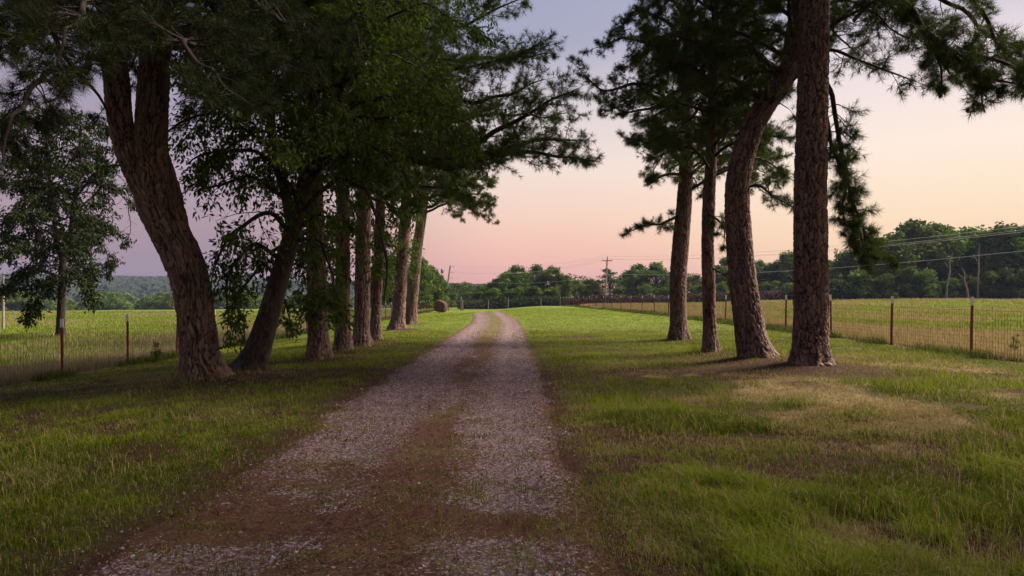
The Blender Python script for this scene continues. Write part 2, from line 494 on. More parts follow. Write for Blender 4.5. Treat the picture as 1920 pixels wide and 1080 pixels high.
f2 = t.nodes.new('ShaderNodeMath'); f2.operation = 'SUBTRACT'; t.links.new(s_.outputs['Red'], f2.inputs[0]); t.links.new(sv.outputs['Blue'], f2.inputs[1])
c = mixc(t, mr(t, f2.outputs[0], -.06, .10), soil, st)
c = mixc(t, mr(t, s_.outputs['Green'], 0, 1, 0, .6), c, mixc(t, nB, (.09, .11, .03), (.17, .13, .06)))
t.links.new(c, b.inputs['Base Color']); b.inputs['Roughness'].default_value = .9; b.inputs['Specular IOR Level'].default_value = .2
bump(t, b, mixc(t, .5, vo.outputs['Distance'], nC), .9, .015)
tag(obj('gravel_road', me, m), kind='structure')

# ---- loose stones of the track
def gravel_obj():
    n = 170000
    y = 2.6 + (rng.random(n) ** 1.7) * 30
    u = rng.uniform(-1.9, 1.9, n)
    g = gravel_mask(u, y)
    keep = rng.random(n) < (g * .95 + .05 * ss(9, 3, y)) * ss(31, 14, y)
    y = y[keep]; u = u[keep]; n = len(y)
    x = u + road_c(y)
    size = rng.uniform(.0035, .0085, n) * (1 + .9 * (rng.random(n) < .06)) * (1 + .05 * np.clip(y - 4, 0, 20))
    z = height(x, y) + .06 * ss(1.5, 1.0, np.abs(u)) + .004 - .035 * np.exp(-((np.abs(u) - .77) / .35) ** 2) + size * .25
    base = np.array([[1, 0, 0], [-1, 0, 0], [0, 1, 0], [0, -1, 0], [0, 0, 1], [0, 0, -1]], float)
    tri = np.array([[0, 2, 4], [2, 1, 4], [1, 3, 4], [3, 0, 4], [2, 0, 5], [1, 2, 5], [3, 1, 5], [0, 3, 5]])
    V = base[None] * size[:, None, None] * rng.uniform(.6, 1.5, (n, 6, 1)) + rng.normal(0, .25, (n, 6, 3)) * size[:, None, None]
    V[:, :, 2] *= .7
    an = rng.uniform(0, 6.28, n)[:, None]
    vx = V[:, :, 0] * np.cos(an) - V[:, :, 1] * np.sin(an); vy = V[:, :, 0] * np.sin(an) + V[:, :, 1] * np.cos(an)
    V = np.stack([vx + x[:, None], vy + y[:, None], V[:, :, 2] + z[:, None]], -1).reshape(-1, 3)
    Fc = (np.arange(n)[:, None, None] * 6 + tri[None]).reshape(-1, 3)
    tone = rng.random(n) ** 1.4
    hue = rng.random(n)
    c = np.stack([.11 + .22 * tone + .04 * hue, .085 + .185 * tone - .02 * hue, .102 + .215 * tone - .02 * hue], -1)
    me = mk_mesh('gravel', V, Fc, np.repeat(c, 6, 0))
    m, t, b = mat('crushed_stone')
    a = attr(t); t.links.new(a.outputs['Color'], b.inputs['Base Color']); b.inputs['Roughness'].default_value = .8
    tag(obj('gravel', me, m), 'pale crushed stones lying loose in the wheel tracks', 'gravel', kind='stuff')
gravel_obj()

# ---- grass
def blades(x, y, z, h, wd, lean, col, seg=1):
    n = len(x)
    an = rng.uniform(0, 2 * math.pi, n)
    lx = np.cos(an + 1.57 + rng.normal(0, .5, n)); ly = np.sin(an + 1.57 + rng.normal(0, .5, n))
    wx = np.cos(an) * wd / 2; wy = np.sin(an) * wd / 2
    b0 = np.stack([x - wx, y - wy, z - .01], -1); b1 = np.stack([x + wx, y + wy, z - .01], -1)
    if seg == 1:
        tp = np.stack([x + lx * h * lean, y + ly * h * lean, z + h], -1)
        V = np.stack([b0, b1, tp], 1).reshape(-1, 3)
        Fc = np.arange(n * 3).reshape(-1, 3)
        return V, Fc, np.repeat(col, 3, 0)
    mh = .55
    mx_ = x + lx * h * lean * .25; my_ = y + ly * h * lean * .25
    c0 = np.stack([mx_ - wx * .75, my_ - wy * .75, z + h * mh], -1); c1 = np.stack([mx_ + wx * .75, my_ + wy * .75, z + h * mh], -1)
    tp = np.stack([x + lx * h * lean, y + ly * h * lean, z + h * (1 - .25 * lean)], -1)
    V = np.stack([b0, b1, c1, c0, tp], 1).reshape(-1, 3)
    b_ = np.arange(n)[:, None] * 5
    Fc = np.concatenate([b_ + np.array([[0, 1, 2]]), b_ + np.array([[0, 2, 3]]), b_ + np.array([[3, 2, 4]])])
    return V, Fc, np.repeat(col, 5, 0)
def gcol(x, y, dry, n):
    tone = rng.random(n)[:, None]
    ga = np.array([.055, .082, .005]); gb = np.array([.220, .275, .018]); st_ = np.array([.36, .27, .13]); st2 = np.array([.22, .17, .075])
    big = np.clip((fbm(x / 1.1, y / .8, 91, 5)[:, None] - .5) * 3.2 + .5, 0, 1)
    fy_ = ss(15, 50, y)[:, None]
    g = ga + (gb - ga) * np.clip(tone * .45 + big * .5 + .2 * fy_, 0, 1.2)
    s = st_ + (st2 - st_) * rng.random(n)[:, None]
    isdry = (rng.random(n) < np.clip(dry * 1.1 + .16 - .1 * ss(20, 60, y), 0, .95))[:, None]
    return np.where(isdry, s, g)
def lawn():
    parts = []
    def sample(n, d0, d1, pw):
        q = rng.random(n)
        d = (d0 ** pw + q * (d1 ** pw - d0 ** pw)) ** (1 / pw)
        x = rng.uniform(-1, 1, n) * (d * .79 + .6)
        return x, d
    for (n, d0, d1, pw, seg) in ((560000, 3.0, 9.5, .75, 2), (640000, 8.0, 31, .6, 1), (280000, 25.5, 88, .7, 1)):
        x, y = sample(n, d0, d1, pw)
        u = np.abs(x - road_c(y))
        so = soil_mask(x, y); dr = dry_mask(x, y)
        clump = fbm(x / .22, y / .22, 95, 3)
        pr = (1 - .90 * so) * (.25 + .75 * ss(.34, .60, clump * .6 + .4 * fbm(x / .9, y / .9, 96, 3))) * (x > -11.0) * (x < 11.1)
        rd = ss(.95, 1.75, u + 1.3 * (fbm(x / .5, y / .5, 97) - .5))
        mid = .38 * ss(13, 5, y) * ss(.48, .58, fbm(x / .28, y / .22, 94, 4)) + .14 * np.exp(-((x - road_c(y)) / .5) ** 2) * ss(.47, .56, fbm(x / .35, y / .5, 98)) + .5 * ss(14, 34, y) * np.exp(-((x - road_c(y)) / .35) ** 2)
        pr = pr * np.maximum(rd, mid)
        pr = pr * (1 if d0 < 4 else ss(d0, d0 * 1.16, y)) * ss(d1, d1 * .86, y)
        k = rng.random(n) < pr
        x, y, dr, u = x[k], y[k], dr[k], u[k]; n = len(x)
        tall = ss(.44, .68, fbm(x / 1.5 + 9, y / 1.1, 99, 5)) * ss(1.6, 2.6, u)
        tall = tall * np.where(x > 0, 1.0, .45) * ss(24, 10, y)
        big = ss(.8, 1.5, x) * ss(7.0, 4.8, y)
        lush = big * ss(.36, .56, fbm(x / .7, y / .6, 102, 4))
        tall = np.maximum(tall, 1.35 * lush)
        h = (.014 + .032 * rng.random(n)) * (1 + tall * 2.2) * (.7 + .6 * clump[k]) * (.8 + .5 * rng.random(n)) * (1 + .012 * y)
        h = np.where(u < 1.6, h * .7, h)
        for (tx, ty, r) in TRUNKS:
            h = h * (1 + 1.3 * np.exp(-((np.hypot(x - tx, y - ty) - .45) / .22) ** 2))
        wd = .0022 + .00072 * y
        col = gcol(x, y, dr * (1 - .8 * tall), n)
        stalk = rng.random(n) < .006 * ss(14, 6, y)
        h = np.where(stalk, h * 1.3 + .09, h); col = np.where(stalk[:, None], np.array([.30, .22, .11]), col)
        col = col * (1 + .35 * (lush * (tall > .3))[:, None] * rng.random(n)[:, None])
        V, Fc, C = blades(x, y, height(x, y) + .055 * ss(1.5, 1.0, u), h, wd * rng.uniform(.7, 1.3, n), rng.uniform(.2, 1.1, n), col, seg)
        parts.append((V, Fc, C))
    off = 0; Vs = []; Fs = []; Cs = []
    for V, Fc, C in parts:
        Vs.append(V); Fs.append(Fc + off); Cs.append(C); off += len(V)
    me = mk_mesh('lawn_grass', np.concatenate(Vs), np.concatenate(Fs), np.concatenate(Cs))
    tag(obj('lawn_grass', me, M['grass']), 'short patchy green grass on both sides of the track', 'grass', kind='stuff')
lawn()
def meadow(name, label, side, n):
    d = (14 ** .35 + rng.random(n) * (150 ** .35 - 14 ** .35)) ** (1 / .35)
    if side > 0:
        x = 11.55 + rng.random(n) ** 1.6 * (.8 * d + 2)
    else:
        x = -11.3 - rng.random(n) ** 1.6 * (.8 * d + 2)
    k = (np.abs(x) < d * .79 + 1) & (d < 118)
    x, y = x[k], d[k]; n = len(x)
    dr = dry_mask(x, y)
    h = (.10 + .16 * rng.random(n)) * (.7 + .8 * dr) * (.7 + .6 * fbm(x / 3, y / 3, 103, 3))
    col = gcol(x, y, dr * .85 + .02 + .5 * ss(.45, .65, fbm(x / 5, y / 9, 120, 4)), n)
    col = col * (np.array([.90, .93, 1.15]) if side < 0 else np.array([1.02, 1.0, 1.0]))
    V, Fc, C = blades(x, y, height(x, y), h, (.004 + .0008 * y) * rng.uniform(.7, 1.2, n), rng.uniform(.05, .5, n), col, 1)
    me = mk_mesh(name, V, Fc, C)
    tag(obj(name, me, M['grass']), label, 'grass', kind='stuff')
meadow('field_grass', 'tall straw and green hay grass beyond the right fence', 1, 200000)
meadow('field_grass', 'tall pale meadow grass in the field beyond the left fence', -1, 200000)
# unmown dark weeds along the foot of each fence
def fence_weeds(xf, name, label, side):
    n = 42000
    y = 12 + rng.random(n) ** 1.3 * 95
    x = xf(y) - side * .12 + rng.normal(0, .20, n) + .25 * (fbm(y / 1.4, y * 0 + 3, 107, 3) - .5)
    k = (np.abs(x) < y * .79 + 1) & (rng.random(n) < ss(.42, .62, fbm(y * 0 + side * 5, y / 1.1, 105, 4)))
    x, y = x[k], y[k]; n = len(x)
    col = gcol(x, y, np.full(n, .12), n) * np.array([.45, .5, .55])
    V, Fc, C = blades(x, y, height(x, y), .08 + .20 * rng.random(n), .006 + .0007 * y, rng.uniform(.2, .9, n), col, 1)
    tag(obj(name, mk_mesh(name, V, Fc, C), M['grass']), label, 'weeds', kind='stuff')
def fr_x(y): return 11.5 - 3.2 * ss(45, 118, y) * 1.0
def fl_x(y): return -11.2 + 0 * y
fence_weeds(fr_x, 'weeds', 'dark unmown weeds along the foot of the right fence', 1)
fence_weeds(fl_x, 'weeds', 'dark unmown weeds along the foot of the left fence', -1)
# fallen needles and bits of leaf
def litter():
    n = 260000
    y = (3 ** .7 + rng.random(n) * (26 ** .7 - 3 ** .7)) ** (1 / .7)
    x = rng.uniform(-1, 1, n) * (y * .79 + .6)
    u = np.abs(x - road_c(y))
    p = np.maximum(soil_mask(x, y) * .9, ss(2.2, 1.2, u) * .75 * (1 - gravel_mask(x - road_c(y), y)))
    k = (rng.random(n) < np.maximum(p, .06)) & (np.abs(x) < 11)
    x, y = x[k], y[k]; n = len(x)
    an = rng.uniform(0, 6.28, n); L = rng.uniform(.02, .06, n) * np.where(rng.random(n) < .012, 4.5, 1); wd = .0016 + .0005 * y
    z = height(x, y) + .008 + .055 * ss(1.5, 1.0, np.abs(x - road_c(y))) + rng.random(n) * .012
    dx, dy = np.cos(an), np.sin(an)
    p0 = np.stack([x - dy * wd, y + dx * wd, z], -1); p1 = np.stack([x + dy * wd, y - dx * wd, z], -1)
    p2 = np.stack([x + dx * L, y + dy * L, z + rng.normal(0, .008, n)], -1)
    V = np.stack([p0, p1, p2], 1).reshape(-1, 3)
    tn = rng.random(n)[:, None]
    c = np.array([.035, .017, .010]) * (1 - tn) + np.array([.13, .062, .034]) * tn
    tag(obj('pine_litter', mk_mesh('pine_litter', V, np.arange(n * 3).reshape(-1, 3), np.repeat(c, 3, 0)), M['grass']), 'reddish brown fallen pine needles over the bare soil', 'pine needles', kind='stuff')
litter()

# ------------------------------------------------------------------ trees: bark, boughs, foliage
GAPS = [
    [(1000, -40), (985, 15), (950, 45), (945, 72), (1040, 62), (1062, 105), (1090, 95), (1120, 60), (1185, 15), (1195, -40)],
    [(1112, 225), (1120, 262), (1128, 305), (1060, 325), (1000, 314), (950, 326), (932, 345), (942, 420), (925, 447), (880, 452), (855, 500), (830, 540), (830, 700), (1262, 700), (1262, 458), (1175, 446), (1180, 400), (1205, 345), (1195, 300), (1165, 270), (1140, 215)],
    [(1262, 455), (1368, 455), (1368, 700), (1262, 700)], [(1395, 425), (1500, 425), (1500, 700), (1395, 700)],
    [(1725, 170), (1790, 190), (1850, 245), (1925, 190), (1925, 700), (1690, 700), (1690, 480), (1650, 400), (1665, 330), (1700, 240), (1700, 185)],
    [(1548, 500), (1640, 520), (1640, 700), (1548, 700)],
    [(215, 390), (262, 400), (262, 440), (330, 540), (330, 620), (180, 620), (180, 520), (225, 440)],
    [(0, 620), (180, 620), (400, 655), (560, 640), (560, 900), (0, 900)],
]
FRONT = [   # the view of these stems stays free of nearer boughs: polygon, depth of the stem
    ([(196, 110), (325, 110), (345, 330), (440, 740), (320, 740), (290, 480)], 12.9),
    ([(1488, -40), (1556, -40), (1556, 720), (1484, 720)], 13.9),
    ([(1375, 215), (1470, 190), (1425, 330), (1450, 700), (1385, 700), (1362, 420)], 15.2),
    ([(1262, 360), (1300, 360), (1290, 650), (1255, 650)], 23), ([(1312, 400), (1345, 400), (1345, 680), (1315, 680)], 17.4),
    ([(470, 560), (540, 500), (560, 560), (500, 720), (430, 720)], 13.9),
    ([(626, 400), (662, 400), (660, 500), (626, 500)], 18.4), ([(666, 405), (698, 405), (698, 555), (666, 555)], 20.2), ([(574, 590), (625, 590), (625, 690), (570, 690)], 16.3),
    ([(570, 610), (720, 600), (720, 700), (570, 700)], 23), ([(728, 430), (800, 400), (800, 630), (728, 630)], 40),
]
def pip(px, py, poly):
    ins = False; j = len(poly) - 1
    for i in range(len(poly)):
        xi, yi = poly[i]; xj, yj = poly[j]
        if (yi > py) != (yj > py) and px < (xj - xi) * (py - yi) / (yj - yi) + xi: ins = not ins
        j = i
    return ins
def in_gap(p, m=0):
    if p[1] < .4: return False
    px, py = proj(p)
    if px < -60 or px > 1980 or py < -60 or py > 1100: return False
    for g in GAPS:
        if pip(px, py, g): return True
    for g, dep in FRONT:
        if p[1] < dep - .35 and pip(px, py, g): return True
    return False

def bark_trunk(path, cw=.06, ch=.19, depth=.022, flare=.26, cols=110, step=.03, seed=0, lobes=5, ridged=False, flare_h=.28):
    """path rows: x,y,z,r. A surface of plates split by cracks."""
    pts, s = catmull(path, step)
    r = pts[:, 3]
    C = pts[:, :3]
    n = len(C); a = np.arange(cols) * 2 * math.pi / cols
    A, S = np.meshgrid(a, s)
    rg = np.random.default_rng(seed)
    r0 = r[:max(3, n // 3)].mean()
    def vor(cw_, ch_, warp, sd_):
        ncx = max(5, int(round(2 * math.pi * r0 / cw_)))
        X_ = np.cos(A) * r0; Y_ = np.sin(A) * r0
        u = A / (2 * math.pi) * ncx; v = S / ch_
        wob = fbm(X_ / (cw_ * 2.4) + sd_, Y_ / (cw_ * 2.4) + S / (ch_ * .8), (seed + sd_) % 90 + 5, 3) - .5
        wob2 = fbm(X_ / (cw_ * 1.3) + S / (ch_ * .35), Y_ / (cw_ * 1.3) - S / (ch_ * .6), (seed + sd_) % 90 + 8, 3) - .5
        u = u + warp * 2.2 * wob; v = v + warp * 1.6 * wob2
        iu = np.floor(u).astype(int); iv = np.floor(v).astype(int)
        T = rg.random((ncx, 512, 3))
        F1 = np.full(u.shape, 9.); F2 = np.full(u.shape, 9.); cid = np.zeros(u.shape)
        for du in (-1, 0, 1):
            for dv in (-1, 0, 1):
                cu = iu + du; cv = iv + dv
                q = T[cu % ncx, cv % 512]
                d = np.hypot(cu + q[..., 0] - u, (cv + q[..., 1] - v))
                nn = d < F1
                F2 = np.where(nn, F1, np.minimum(F2, d)); cid = np.where(nn, q[..., 2], cid); F1 = np.where(nn, d, F1)
        return F2 - F1, cid
    e1_, cid = vor(cw, ch, 1.0, 1)
    e2_, cid2 = vor(cw * .6, ch * .45, .8, 2)
    wn = fbm(A * 3, S * 4, seed % 40 + 3, 3)
    cr = ss(.0, .10 + .30 * wn, e1_) * (.55 + .45 * ss(.0, .25, e2_))
    cid = .6 * cid + .4 * cid2
    fine = fbm(A * 9, S * 14, seed % 50 + 9, 3) - .5
    fl = 1 + flare * np.exp(-S / flare_h) * (1 + .45 * np.cos(lobes * A + seed) + .2 * np.cos((lobes + 2) * A))
    rad = r[:, None] * fl + depth * (cr - .6) * np.clip(r[:, None] / .2, .3, 1) + depth * .5 * (cid - .5) + depth * .5 * fine
    t, e1, e2 = frames(C)
    V = C[:, None, :] + rad[..., None] * (np.cos(a)[None, :, None] * e1[:, None] + np.sin(a)[None, :, None] * e2[:, None])
    i, j = np.meshgrid(np.arange(n - 1), np.arange(cols), indexing='ij'); j2 = (j + 1) % cols
    Q = np.stack([i * cols + j, (i + 1) * cols + j, (i + 1) * cols + j2, i * cols + j2], -1).reshape(-1, 4)
    col = np.stack([cr, cid, cr], -1).reshape(-1, 3)
    return V.reshape(-1, 3), Q, col

class Tree:
    """collects wood and foliage of one tree"""
    def __init__(s, kind='pine', needle=.15, leaf=.10, seed=1, nn=24, keep=1.0):
        s.kind = kind; s.g = np.random.default_rng(seed)
        s.wood = MB(); s.st = []; s.tp = []; s.tdir = []; s.ts = []
        s.needle = needle; s.leaf = leaf; s.nn = nn; s.nt = 3
    def stick(s, a, b, r0, r1): s.st.append((a, b, r0, r1))
    def tuft(s, p, d, sc_=1.0):
        s.tp.append(p); s.tdir.append(d); s.ts.append(sc_)
    def bough(s, pts, r0, sub=.85, gap=.15, start=.2, droop=.15, wob=.05, strict=True, bare=.0, up=.12, rad1=.010):
        g = s.g
        pts = np.asarray(pts, float)
        if len(pts) == 2: pts = np.array([pts[0], pts.mean(0) + g.normal(0, .05, 3), pts[1]])
        c, sl = catmull(pts, .16)
        n = len(c); L = sl[-1]
        w = g.normal(0, 1, (n, 3)); 
        for _ in range(3): w = (np.roll(w, 1, 0) + w + np.roll(w, -1, 0)) / 3
        c = c + w * wob * 2.2 * np.minimum(sl / .6, 1)[:, None]
        if strict:
            for i in range(n):
                if in_gap(c[i]) :
                    if i < 4: return False
                    c = c[:i]; sl = sl[:i]; n = i; L = sl[-1]; break
        rr_ = r0 * (1 - sl / L) ** .8 + rad1
        V, Q = tube_vf(c, rr_, 7 if r0 > .05 else 5)
        s.wood.add(V, Q)
        T, e1, e2 = frames(c)
        pos = start * L; side = 1
        while pos < L:
            k = min(n - 1, int(pos / L * (n - 1)))
            p = c[k]; t = T[k]
            lat = np.cross(t, [0, 0, 1.]); lat /= np.linalg.norm(lat) + 1e-6
            side = -side
            d = t * g.uniform(.3, .9) + lat * side * g.uniform(.5, 1.1) + np.array([0, 0, g.uniform(-.45, .45) + up])
            d /= np.linalg.norm(d)
            l = sub * (.45 + .75 * (1 - pos / L)) * g.uniform(.6, 1.25)
            s.sprig(p, d, l, min(.014, rr_[k] * .5), droop, strict, g.random() < bare)
            pos += gap * g.uniform(.6, 1.4)
        s.sprig(c[-1], T[-1], sub * .5, .008, droop, strict, False)
        return c
    def sprig(s, p, d, l, r, droop, strict, bare):
        g = s.g
        m = 5
        pts = [p]; dd = d.copy(); q = p
        for i in range(m):
            dd = dd + np.array([0, 0, -droop * .5]) + g.normal(0, .13, 3)
            if s.kind == 'pine' and i >= m - 2: dd = dd + np.array([0, 0, .28])
            dd /= np.linalg.norm(dd)
            q = q + dd * l / m
            pts.append(q)
        if strict and (in_gap(pts[-1]) or in_gap(pts[3])): return
        if not strict or True:
            if np.linalg.norm(pts[-1] - np.array([0, 0, EYE])) < 2.6: return
        for i in range(m):
            f0 = 1 - i / m * .7; f1 = 1 - (i + 1) / m * .7
            s.stick(pts[i], pts[i + 1], r * f0, r * f1)
            di = (pts[i + 1] - pts[i]); di /= np.linalg.norm(di) + 1e-9
            if bare: continue
            if s.kind == 'pine':
                if i >= 1:
                    # side twiglet with a tuft on its end
                    for _ in range(s.nt if i > 1 else 2):
                        e = di * .6 + g.normal(0, .55, 3) + np.array([0, 0, .15]); e /= np.linalg.norm(e)
                        ll = g.uniform(.08, .24) * min(1.3, l / .6)
                        e1 = pts[i + 1] + e * ll
                        s.stick(pts[i + 1], e1, r * f1 * .6, .003)
                        s.tuft(e1, e, g.uniform(.75, 1.15))
                if i >= 3: s.tuft(pts[i + 1], di, g.uniform(.8, 1.1))
            else:
                for _ in range(3 if i > 0 else 1):
                    e = di * .7 + g.normal(0, .6, 3); e /= np.linalg.norm(e)
                    ll = g.uniform(.12, .32) * min(1.4, l / .6)
                    e1 = pts[i + 1] + e * ll
                    s.stick(pts[i + 1], e1, r * f1 * .5, .002)
                    s.tuft(e1, e, 1.0); s.tuft((e1 + pts[i + 1]) / 2, e, .9)
        if s.kind == 'pine' and not bare: s.tuft(pts[-1], di, 1.15)
    def foliage(s):
        g = s.g
        tp = np.array(s.tp); td = np.array(s.tdir); ts = np.array(s.ts)
        n = len(tp)
        tone = g.random(n)
        if s.kind == 'pine':
            k = s.nn
            dr = g.normal(0, 1, (n, k, 3)); dr /= np.linalg.norm(dr, axis=2)[..., None]
            dr = dr * .95 + td[:, None, :] * .75; dr /= np.linalg.norm(dr, axis=2)[..., None]
            L = s.needle * ts[:, None] * g.uniform(.75, 1.1, (n, k))
            p0 = tp[:, None] + dr * .008 + td[:, None] * g.uniform(-.06, .02, (n, k, 1))
            dist = np.clip(np.linalg.norm(tp - np.array([0, 0, EYE]), axis=1), 4, 60)[:, None, None]
            wv = np.cross(dr, g.normal(0, 1, (n, k, 3))); wv /= np.linalg.norm(wv, axis=2)[..., None]
            wd = .0016 + .00014 * dist
            tip = p0 + dr * L[..., None] + np.array([0, 0, -.012])
            V = np.stack([p0 - wv * wd, p0 + wv * wd, tip], 2).reshape(-1, 3)
            F_ = np.arange(n * k * 3).reshape(-1, 3)
            tt = np.repeat(np.clip(tone[:, None] * .7 + .3 * g.random((n, k)), 0, 1).ravel(), 3)
            return V, [F_], tt
        # broad leaves hanging in small sprays
        k = s.nn
        ld = td[:, None] * .6 + g.normal(0, .6, (n, k, 3)) + np.array([0, 0, -.45]); ld /= np.linalg.norm(ld, axis=2)[..., None]
        L = s.leaf * g.uniform(.6, 1.2, (n, k))[..., None]
        p0 = tp[:, None] + g.normal(0, s.leaf * .45, (n, k, 3))
        wv = np.cross(ld, g.normal(0, 1, (n, k, 3)) + np.array([0, 0, 1.2])); wv /= np.linalg.norm(wv, axis=2)[..., None] + 1e-9
        nm = np.cross(ld, wv)
        W = L * .21
        mid = p0 + ld * L * .45
        tip = p0 + ld * L + np.array([0, 0, -1.]) * L * .12
        V = np.stack([p0, mid + wv * W + nm * W * .35, tip, mid - wv * W + nm * W * .35], 2).reshape(-1, 3)
        b_ = np.arange(n * k)[:, None] * 4
        F_ = np.concatenate([b_ + np.array([[0, 1, 2]]), b_ + np.array([[0, 2, 3]])])
        tt = np.repeat(np.clip(tone[:, None] * .6 + .4 * g.random((n, k)), 0, 1).ravel(), 4)
        return V, [F_], tt
    def flush_wood(s):
        """returns and clears the wood gathered since the last call"""
        if s.st:
            a = np.array([x[0] for x in s.st]); b_ = np.array([x[1] for x in s.st])
            V, Q = sticks(a, b_, np.array([x[2] for x in s.st]), np.array([x[3] for x in s.st]))
            s.wood.add(V, Q); s.st = []
        w_ = s.wood; s.wood = MB(); return w_

def path_px(rows, d, top=None, dy=0.0):
    """rows (px,py,width px) at depth d -> x,y,z,r; top: (z, dx, r) continues the stem above the frame"""
    out = []
    for i, (px, py, wpx) in enumerate(rows):
        dd = d + dy * i
        p = P(px, py, dd); out.append([*p, wpx / 2 / FPX * dd])
    if top:
        l = out[-1]
        for (z, dx, r) in top: out.append([l[0] + dx, l[1] + dy, z, r])
    return np.array(out)

def on_path(path, z):
    k = np.clip(np.searchsorted(path[:, 2], z) - 1, 0, len(path) - 2)
    f = np.clip((z - path[k, 2]) / (path[k + 1, 2] - path[k, 2]), 0, 1)
    return path[k] * (1 - f) + path[k + 1] * f

def random_boughs(T, path, z0, z1, n, L0, L1, r0=.06, slope=(.25, -.05), sub=.85, gap=.15, azim=None, droop=.15, tries=5, start=.3, strict=True, bare=0, blockd=3.2):
    g = T.g
    az = g.uniform(0, 6.28)
    for i in range(n):
        f = (i + .5) / n
        z = z0 + (z1 - z0) * f
        b = on_path(path, z)[:3]
        for k in range(tries):
            az += 2.4 + g.uniform(-.3, .3)
            a = az if azim is None else g.uniform(*azim)
            L = (L0 + (L1 - L0) * f) * g.uniform(.75, 1.15)
            d = np.array([math.sin(a), math.cos(a), 0])
            p1 = b + d * L * .5 + np.array([0, 0, L * slope[0] * g.uniform(.5, 1.4)])
            p2 = b + d * L + np.array([0, 0, L * slope[1] + g.normal(0, .08) * L])
            if np.linalg.norm(p2 - np.array([0, 0, EYE])) < blockd or np.linalg.norm(p1 - np.array([0, 0, EYE])) < blockd: continue
            if strict and (in_gap(p2) or in_gap(p1)): continue
            if p2[2] < .9: continue
            T.bough([b, p1, p2], r0 * (1 - .5 * f), sub, gap, start, droop, strict=strict, bare=bare)
            break

def grow(name, label, cat, base, path, T, explicit=(), bark='pine_bark', forks=(), group=None, barkargs=None, crown_name='crown'):
    """assemble: root empty > trunk, branch (each), crown_wood, crown"""
    base = np.asarray(base, float)
    root = empty(name, base, label, cat, group)
    ba = dict(cols=110); ba.update(barkargs or {})
    mb = MB()
    V, Q, c = bark_trunk(path, **ba)
    mb.add(V, Q, c=c)
    for fp in forks:
        fa = dict(ba); fa['flare'] = 0
        V, Q, c = bark_trunk(fp, **fa); mb.add(V, Q, c=c)
    obj('trunk', mb.mesh('trunk', True, base), M[bark], root)
    for e in explicit:
        kw = dict(e[2]) if len(e) > 2 else {}
        r_ = T.bough(e[0], e[1], **kw)
        w_ = T.flush_wood()
        if w_.n:
            w_.C = [np.ones(len(x)) for x in w_.V]
            obj('branch', w_.mesh('branch', True, base), M['twig'], root)
    return root, base
TUFTS = {}
def finish(root, base, T, leafmat):
    TUFTS[root.name] = np.array(T.tp)
    w_ = T.flush_wood()
    if w_.n:
        obj('limbs', w_.mesh('limbs', True, base), M['twig'], root)
    V, F_, tt = T.foliage()
    obj('crown', mk_mesh('crown', V - base, F_, tt), M[leafmat], root)
    return root
def vines(T, path, z0, z1, n, reach=.35):
    g = T.g
    for i in range(n):
        z = g.uniform(z0, z1)
        b = on_path(path, z); a = g.uniform(0, 6.28)
        d = np.array([math.cos(a), math.sin(a), g.uniform(-.3, .3)])
        p = b[:3] + d * b[3]
        T.sprig(p, d + np.array([0, 0, -.1]), reach * g.uniform(.5, 1.3), .005, .35, False, False)

def gz(x, y): return float(height(x, y))
def seat(path, sink=.12):
    """let the stem start just under the ground"""
    path = path.copy(); path[0, 2] = gz(path[0, 0], path[0, 1]) - sink
    return path

# ---- L1: the big forked pine, left foreground
d = 12.4
p = seat(path_px([(384, 726, 72.8), (375, 665, 63.7), (370, 620, 61.9), (361, 545, 63.7), (343, 485, 65.5), (316, 430, 67.3), (297, 385, 71.0), (286, 345, 67.3), (279, 312, 63.7)], d))
mid = path_px([(304, 395, 51.0), (292, 340, 54.6), (285, 285, 52.8), (284, 220, 52.8), (289, 150, 50.1), (292, 80, 47.3), (300, 0, 45.5)], d, [(9.5, .3, .22), (13, .2, .14), (16.5, .4, .06)])
lef = path_px([(292, 390, 38.2), (266, 345, 41.9), (243, 295, 40.0), (228, 240, 38.2), (220, 170, 41.9), (214, 100, 40.0), (222, 30, 38.2)], d - .15, [(9, -.2, .18), (12.5, -.5, .1), (15, -.5, .05)])
rib = path_px([(356, 510, 30.9), (340, 450, 32.8), (329, 395, 32.8), (317, 340, 29.1), (300, 285, 23.7)], d + .08)
T = Tree('pine', .17, seed=21, nn=30)
D = lambda px, py, dd: P(px, py, dd)
exp = [
 ([P(222, 120, d), P(150, 90, d - .6), P(60, 130, d - 1.5), P(-40, 190, d - 2.2)], .07),
 ([P(225, 60, d), P(160, 40, d - 1), P(90, 60, d - 2.5), P(-20, 90, d - 3.8)], .07),
 ([P(215, 160, d), P(170, 150, d - .4), P(110, 185, d - 1.5), P(80, 290, d - 2.6), P(70, 380, d - 3)], .06, dict(droop=.4)),
 ([P(222, 90, d), P(120, 130, d - 1.8), P(40, 210, d - 3.4), P(0, 300, d - 4.4)], .06, dict(droop=.4)),
 ([P(300, 120, d), P(360, 150, d - .5), P(430, 160, d - 1.5), P(520, 200, d - 2.4)], .06),
 ([P(300, 60, d), P(380, 60, d - 1.5), P(470, 90, d - 3), P(560, 130, d - 4)], .07),
 ([P(300, 160, d), P(360, 190, d - 1), P(430, 230, d - 2), P(500, 300, d - 2.8)], .055, dict(droop=.35)),
 ([P(300, 20, d), P(400, -10, d - 1), P(520, 30, d - 2.4), P(640, 70, d - 3.5)], .06),
 ([P(295, 100, d), P(330, 80, d - 2), P(380, 110, d - 4.5), P(450, 180, d - 5.6)], .06),
 ([P(225, 30, d), P(180, 0, d - 2), P(130, 30, d - 4.5), P(100, 90, d - 5.8)], .06),
]
